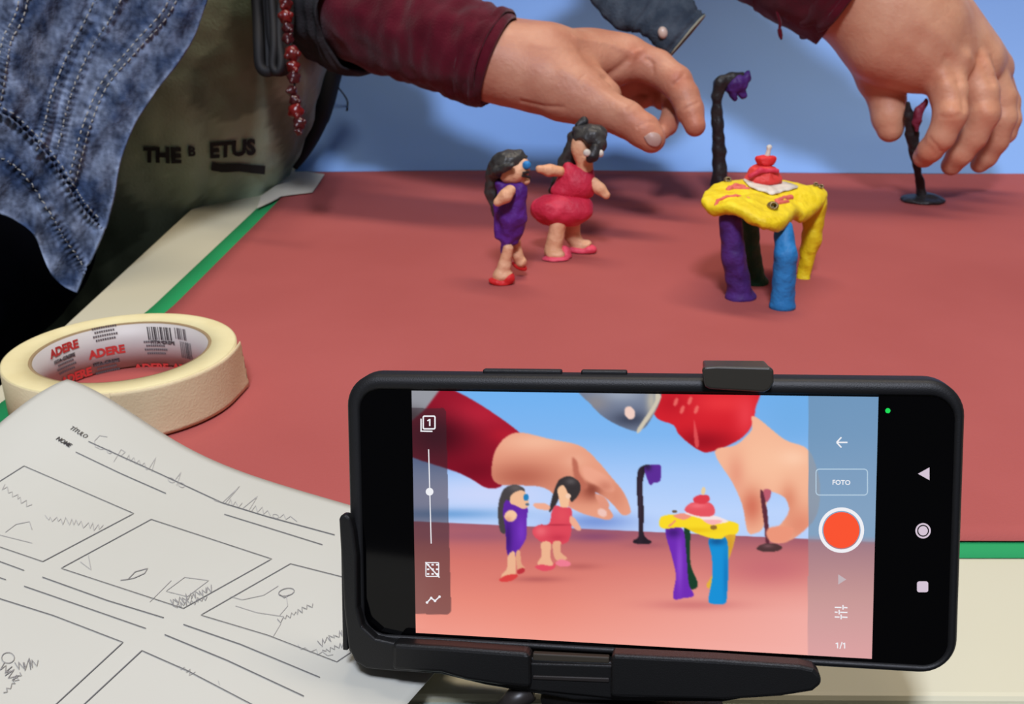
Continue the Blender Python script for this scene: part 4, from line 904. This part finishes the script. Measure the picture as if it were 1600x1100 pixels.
# shirt: belly rests against the desk edge
rings = [(-.14, -.385, .145, .125), (-.06, -.380, .150, .13), (0, -.376, .152, .135), (.05, -.364, .166, .14), (.11, -.353, .174, .145), (.17, -.350, .178, .145), (.24, -.366, .168, .145), (.32, -.375, .16, .15), (.40, -.385, .14, .155), (.46, -.395, .09, .12)]
n = 130; seg_ = 150; rr = np.array(rings); tt = np.linspace(0, 1, n); ti = np.linspace(0, 1, len(rings)); vs = []
rz, rx_, ra, rb = [np.interp(tt, ti, rr[:, k]) for k in range(4)]
for i in range(n):
    for k in range(seg_):
        q = 2*math.pi*k/seg_; pos = np.array([rx_[i]+ra[i]*math.cos(q), .935+rb[i]*math.sin(q), rz[i]])
        d = .010*noise.noise(Vector((q*2.2, rz[i]*5, .3)))+.012*abs(noise.noise(Vector((q*3.1+rz[i]*7, rz[i]*3, 2.3))))*(1 if math.sin(q) < .3 else .3)+.003*noise.noise(Vector(pos*60))
        pos[:2] += np.array([math.cos(q), math.sin(q)])*d; vs.append(pos)
fs = [(i*seg_+k, i*seg_+(k+1) % seg_, (i+1)*seg_+(k+1) % seg_, (i+1)*seg_+k) for i in range(n-1) for k in range(seg_)]
shirt = mk('shirt', vs, fs, M['shirt'], pa); cc = []
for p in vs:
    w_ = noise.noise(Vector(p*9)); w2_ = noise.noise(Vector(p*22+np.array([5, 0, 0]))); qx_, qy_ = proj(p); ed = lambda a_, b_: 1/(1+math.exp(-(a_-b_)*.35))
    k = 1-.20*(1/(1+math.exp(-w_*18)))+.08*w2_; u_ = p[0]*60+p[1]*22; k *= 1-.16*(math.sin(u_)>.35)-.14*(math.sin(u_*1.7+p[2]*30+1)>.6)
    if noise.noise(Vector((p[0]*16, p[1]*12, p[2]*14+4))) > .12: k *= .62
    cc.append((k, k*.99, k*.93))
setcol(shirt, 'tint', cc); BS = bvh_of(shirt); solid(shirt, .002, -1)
def shirt_text(s, x, y, size, ang, bold=.03, sk=0):
    a = math.radians(ang); ux_ = np.array([math.cos(a), math.sin(a)]); uy_ = np.array([sk, -1.]); return decal_text(s, x, y, ux_, uy_, size, BS, .0022, bold)
v, f = merge(shirt_text('THE', 253, 241, 31, 1, .055), shirt_text('B', 298, 235, 20, 4, .05), shirt_text('ETUS', 362, 231, 32, -5, .055)); mk('shirt_lettering', v, f, M['shirt_print'], shirt, smooth=False)
v, f = decal_line([(328, 258), (345, 261), (372, 260), (392, 262), (412, 264)], 13, BS, .0021, 4); mk('shirt_print_bar', v, f, M['shirt_print'], shirt, smooth=False)
# dark inner edge of the other jacket front, curving down beside the shirt
pts = [P(536, 60, .985), P(518, 120, .98), P(506, 165, .975), P(492, 205, .97), P(476, 238, .965), P(460, 262, .96)]
v, f = tube(spline(pts, 40), [.010]*20+list(np.linspace(.009, .003, 20)), 12); mk('dark_trim', v, f, M['black_cord'], pa)
# trousers
tl = []
for (ax, ay, r0) in ((-.485, .66, .10), (-.46, .96, .105)):
    tl.append(('c', np.array([ax-.02, ay+.04, .0]), np.array([ax-.03, ay, -.40]), r0, .082, .05)); tl.append(('c', np.array([ax-.03, ay, -.40]), np.array([ax-.05, ay, -.74]), .08, .07, .05))
tl.append(('c', np.array([-.48, .72, 0]), np.array([-.46, .95, -.02]), .11, .12, .05))
v, f = nets(tl, .009); v = v+np.array([noise.noise_vector(Vector(p*14)) for p in v])*.006; mk('trousers', v, f, M['navy'], pa)
# black cord loops hanging at the chest
for k, (dx, dd_) in enumerate(((0, 0), (14, .01), (24, -.008))):
    pts = [P(395+dx, -60, .74+dd_), P(402+dx, 20, .74+dd_), P(404+dx, 70, .735+dd_), P(407+dx*.8, 104, .735+dd_), P(420+dx*.6, 112, .735+dd_), P(432+dx*.3, 96, .735+dd_), P(424+dx*.5, 50, .74+dd_), P(420+dx, -60, .745+dd_)]
    v, f = tube(spline(pts, 60), .0042-.0006*k, 10); mk('cord', v, f, M['black_cord'], pa)
v, f = tube(spline([P(436, -60, .78), P(436, 10, .78), P(432, 60, .775), P(428, 108, .77)], 30), [.013]*30, 14); mk('dark_strap', v, f, M['charcoal'], pa)

# ---- open denim jacket front, hanging close to the camera
edge = spline([(372, -330, 0), (362, -200, 0), (345, -90, 0), (330, -30, 0), (322, 2, 0), (305, 52, 0), (278, 96, 0), (240, 148, 0), (212, 190, 0), (194, 232, 0), (184, 268, 0), (176, 310, 0), (163, 355, 0), (147, 392, 0), (132, 424, 0), (119, 457, 0)], 200)[:, :2]
hem = spline([(-330, 250, 0), (-180, 290, 0), (-60, 318, 0), (0, 333, 0), (30, 348, 0), (56, 370, 0), (66, 398, 0), (78, 424, 0), (98, 446, 0), (119, 457, 0)], 200)[:, :2]
NI, NJ = 180, 220
def cr(c, t): k = t*(len(c)-1); i = min(int(k), len(c)-2); return c[i]*(1-(k-i))+c[i+1]*(k-i)
A0 = np.array([-330., -330.])
def dist(p, poly):
    a = poly[:-1]; b = poly[1:]; ab = b-a; t = np.clip(((p-a)*ab).sum(1)/((ab**2).sum(1)+1e-9), 0, 1); q = a+ab*t[:, None]; d = np.linalg.norm(p-q, axis=1); k = d.argmin()
    s = np.sign(ab[k, 0]*(p[1]-a[k, 1])-ab[k, 1]*(p[0]-a[k, 0])); return d[k], s, (k+t[k])
ps = lambda l, n=60: spline([(*q, 0) for q in l], n)[:, :2]
J1 = ps([(60, -200), (36, 0), (12, 60), (4, 100), (-6, 160), (-30, 230)]); J2 = ps([(240, -200), (153, 0), (110, 85), (84, 150), (74, 195), (60, 240)]); J3 = ps([(262, -180), (188, 0), (140, 80), (110, 150), (98, 200), (88, 240)])
J4 = ps([(330, -160), (270, 0), (215, 70), (165, 130), (136, 195), (122, 245), (110, 290)]); WB = ps([(-320, 90), (-100, 150), (0, 176), (44, 210), (79, 249), (105, 288), (128, 324), (150, 348)]); WB2 = ps([(-320, 150), (-100, 215), (0, 246), (44, 281), (83, 342), (100, 372), (122, 402), (132, 424)])
seams = [(J1, 1), (J2, 1), (J3, 1), (J4, 1), (WB, 1.5), (WB2, 1.0)]
vs = []; cc = []
for j in range(NJ+1):
    t = j/NJ; e = cr(edge, t); l = A0*(1-t)+hem[0]*t
    for i in range(NI+1):
        s = i/NI
        # Coons patch
        top = A0*(1-s)+edge[0]*s; btm = cr(hem, s)
        p = top*(1-t)+btm*t+l*(1-s)+e*s-(A0*(1-s)*(1-t)+edge[0]*s*(1-t)+hem[0]*(1-s)*t+edge[-1]*s*t)
        x, y = p; d = .600+.03*math.sin((x-60)/150)+.00003*(300-y)*.3+.012*noise.noise(Vector((x*.010, y*.006, 1.7)))+.006*noise.noise(Vector((x*.03+y*.012, y*.012, 4.2)))
        wear = 0; relf = 0
        for c_, w_ in seams:
            ds, sg, kk = dist(p, c_)
            relf += w_*(.0016*math.exp(-(ds/9)**2))*(1+.9*math.sin(kk*3.1+sg*.8)); relf -= w_*.0012*math.exp(-((ds-11)/4)**2)
            wear += w_*math.exp(-((ds-8)/7)**2)*(.5+.5*math.sin(kk*3.1+1.2))*.9-.35*math.exp(-((ds-3)/3)**2)
        dw, sw_, _ = dist(p, WB)
        relf -= .008*math.exp(-(dw/6)**2)*(sw_ < 0)
        if sw_ > 0: relf += .006*math.exp(-(dw/60)**2)
        de = dist(p, edge)[0]; dh = dist(p, hem)[0]; m_ = min(de, dh); wear += 1.1*math.exp(-(m_/4)**2); relf += .0014*math.exp(-(m_/6)**2)
        wear += .8*noise.noise(Vector((x*.05, y*.035, 9.)))+.8*noise.noise(Vector((x*.16, y*.12, 3.)))
        k = np.clip(1+.85*wear, .34, 2.2); cc.append((k, k*.97, k*.88+.04)); vs.append(P(x, y, d-relf))
fs = [(j*(NI+1)+i, (j+1)*(NI+1)+i, (j+1)*(NI+1)+i+1, j*(NI+1)+i+1) for j in range(NJ) for i in range(NI)]
jk = mk('denim_jacket', vs, fs, M['denim'], pa); setcol(jk, 'tint', cc); BJ = bvh_of(jk); solid(jk, .0016, -1)
st = []
for c_, off_ in ((J1, 6), (J1, -6), (J2, 4), (J3, 0), (J4, 5), (J4, -5), (WB, -8), (WB2, 0)):
    L_ = np.cumsum(np.r_[0, np.linalg.norm(np.diff(c_, axis=0), axis=1)]); s_ = 4
    while s_ < L_[-1]-8:
        a = np.array([np.interp(s_, L_, c_[:, k]) for k in (0, 1)]); b = np.array([np.interp(s_+6, L_, c_[:, k]) for k in (0, 1)]); t = n_(b-a); nn = np.array([-t[1], t[0]])*off_
        if -20 < a[1] < 470 and -20 < a[0]:
            h0 = hit(BJ, *(a+nn), .0004); h1_ = hit(BJ, *(b+nn), .0004)
            if h0 is not None and h1_ is not None: st.append(tube([h0, h1_], .00050, 5))
        s_ += 10.5+random.uniform(-1, 1)
v, f = merge(*st); mk('stitching', v, f, M['stitch'], jk)['kind'] = 'stuff'

# ---- bead string
neck = empty('bead_string', P(452, 0, .70), 'string of dark red beads hanging over the shirt of the leaning person', 'beads')
bp = spline([P(446, -40, .70), P(449, 0, .70), P(451, 50, .70), P(457, 90, .70), P(460, 130, .70), P(463, 170, .70), P(468, 205, .70)], 60)
v, f = tube(bp, .0008, 6); mk('thread', v, f, M['black_cord'], neck)
bx = [(446, -12, 7), (448, 6, 9), (448, 26, 10), (451, 44, 8), (450, 60, 8), (455, 84, 11), (458, 104, 9), (458, 121, 9), (456, 142, 7.5), (460, 157, 8), (463, 174, 10.5), (467, 192, 9), (468, 205, 6)]
for k, (x, y, r) in enumerate(bx):
    x += random.uniform(-2, 2); r *= 1.12; ops = [('e', P(x, y, .70), np.array([r*.95, r, r])*.70/FPX, np.eye(3), .001)]
    for q in range(5):
        an = q*1.3+k; ops.append(('e', P(x+math.cos(an)*r*.75, y+math.sin(an)*r*.7, .70-.003*(q % 2)), np.ones(3)*r*.42*.7/FPX, np.eye(3), .0005))
    v, f = nets(ops, .0008); mk('bead', v, f, M['bead'] if k in (0, 1, 2, 5, 10, 6) else M['bead2'], neck)
v, f = tube(spline([P(518, 112, 1.02), P(524, 130, 1.02), P(540, 152, 1.025), P(543, 165, 1.025), P(538, 190, 1.03)], 30), .0009, 6)
tag(mk('loose_thread', v, f, M['charcoal']), 'thin grey loose thread dangling before the blue backdrop by the shirt', 'thread')

# ---- second person: left arm from above holding the small lamp
pb = empty('person', P(1150, -300, .85), 'person reaching in from above in burgundy sleeve, pinching the small clay lamp', 'person')
palmB = [CP((1395, 20, .80, 82), (1430, 60, .80, 76), .015), CP((1400, 70, .80, 62), (1472, 98, .80, 46), .012), CP((1450, 40, .81, 60), (1520, 100, .82, 44), .015), CP((1470, 30, .825, 50), (1545, 110, .84, 36), .015), CP((1380, 60, .80, 60), (1440, 92, .80, 42), .012)]
thumbB = chain([(1366, 80, .82, 46), (1376, 120, .828, 35), (1386, 155, .83, 27), (1389, 182, .83, 25), (1391, 202, .83, 20)], .005)
indexB = chain([(1470, 104, .795, 38), (1482, 145, .785, 28), (1485, 178, .782, 25), (1470, 214, .79, 21), (1454, 234, .80, 19), (1444, 245, .81, 17)])
middleB = chain([(1510, 105, .805, 36), (1532, 145, .80, 27), (1536, 178, .80, 25), (1520, 214, .81, 21), (1500, 240, .82, 19), (1487, 258, .83, 16)])
ringB = chain([(1540, 115, .83, 32), (1562, 155, .83, 24), (1566, 185, .83, 21), (1556, 220, .84, 19), (1540, 245, .85, 17), (1531, 256, .855, 14)])
pinkyB = chain([(1548, 120, .85, 30), (1572, 160, .86, 20), (1577, 188, .86, 17), (1572, 208, .865, 15), (1560, 222, .87, 13)])
foreB = [CP((1395, 20, .80, 82), (1300, -50, .80, 84), .02), CP((1300, -50, .80, 84), (1060, -200, .84, 90), .02)]
opsB = [('g', palmB, 0), ('g', foreB, .02), ('g', thumbB, .004), ('g', indexB, .006), ('g', middleB, .0022), ('g', ringB, .0022), ('g', pinkyB, .0022)]
v, f = nets(opsB, .0014)
v = relief(v, f, [([(1473, 118), (1476, 130)], .006, .0022), ([(1512, 90), (1518, 102)], .006, .0020), ([(1545, 100), (1550, 110)], .005, .0015), ([(1420, 70), (1445, 88), (1470, 112)], .006, .0008), ([(1440, 40), (1475, 60), (1508, 88)], .006, .0008),
                  ([(1498, 130), (1504, 150), (1506, 170)], .003, -.0014), ([(1480, 92), (1492, 108), (1498, 126)], .004, -.0014), ([(1530, 90), (1542, 112), (1550, 130)], .003, -.0012), ([(1470, 182), (1484, 184), (1500, 180)], .0016, -.0006), ([(1484, 172), (1490, 178)], .006, .0012), ([(1538, 170), (1546, 178)], .005, .0012),
                  ([(1452, 216), (1462, 226), (1470, 236)], .0014, -.0007), ([(1500, 70), (1512, 78)], .004, -.0004)])
colB = tint(v, body_spots([(1476, 122, .78, .012, (1, .80, .72), .6), (1514, 96, .79, .012, (1, .78, .70), .7), (1488, 178, .77, .012, (1, .80, .72), .6), (1542, 178, .78, .012, (1, .80, .72), .6), (1446, 245, .79, .014, (1, .76, .68), .7), (1488, 258, .81, .012, (1, .74, .66), .7), (1392, 190, .80, .02, (.98, .78, .70), .6)]))
shB = np.array([-.02, 1.02, .62]); coarseB = [('c', P(1300, -50, .80), P(1060, -200, .84), .045, .048, .02), ('c', P(1060, -200, .84), shB, .05, .06, .03)]
v2, f2 = nets(coarseB, .010); vv, ff = merge((v, f), (v2, f2))
bodyB = mk('body', vv, ff, M['skin_b'], pb); setcol(bodyB, 'tint', np.vstack([colB, np.ones((len(v2), 3))]))
sB = sleeve('sweater_sleeve', [shB, P(1020, -230, .85), P(1120, -150, .83), P(1210, -96, .815), P(1290, -50, .80), P(1322, -30, .80)], [.085, .068, .060, .056, .053, .052], M['burgundy_b'], pb, fold=.006, twist=3)
sleeve('cuff', [P(1240, -78, .81), P(1280, -56, .802), P(1336, -22, .80)], [.056, .0555, .0545], M['burgundy_b'], sB, n=40, fold=.002, fs_=40, twist=5)
t0 = hit(bvh_of(sB), 1214, 14, .0005); zt = float((t0-CAM)@CF) if t0 is not None else .765
v, f = tube(spline([P(1213, 8, zt+.002), P(1215, 22, zt), P(1219, 36, zt+.004), P(1218, 46, zt+.006), P(1221, 62, zt+.006)], 20), [.0014]*14+[.0018, .002, .002, .0018, .0012, .0006], 8); mk('loose_thread', v, f, M['burgundy_b'], sB)
dj = sleeve('denim_cuff', [P(880, -150, .87), P(930, -78, .86), P(985, -12, .85), P(1020, 10, .845), P(1052, 34, .84), P(1075, 54, .84)], [.034, .032, .030, .029, .0265, .0245], M['denim_b'], pb, fold=.004, squash=.55, thick=.002, twist=8)
dj['label'] = 'unbuttoned grey denim cuff'

BD = bvh_of(dj)
rim_ = [np.array(dj.data.vertices[len(dj.data.vertices)-96+k].co)+worldloc(dj) for k in range(96)]; v, f = tube(rim_+[rim_[0], rim_[1]], .0011, 8); mk('pale_hem', v, f, M['denim_inside'], dj)
h_ = hit(BD, 1036, 51, .0005)
if h_ is not None:
    v, f = nets([('e', h_, np.array([.0042, .0042, .0052]), rotm('Y', 20), .001)], .0006); mk('button', v, f, M['button'], dj)
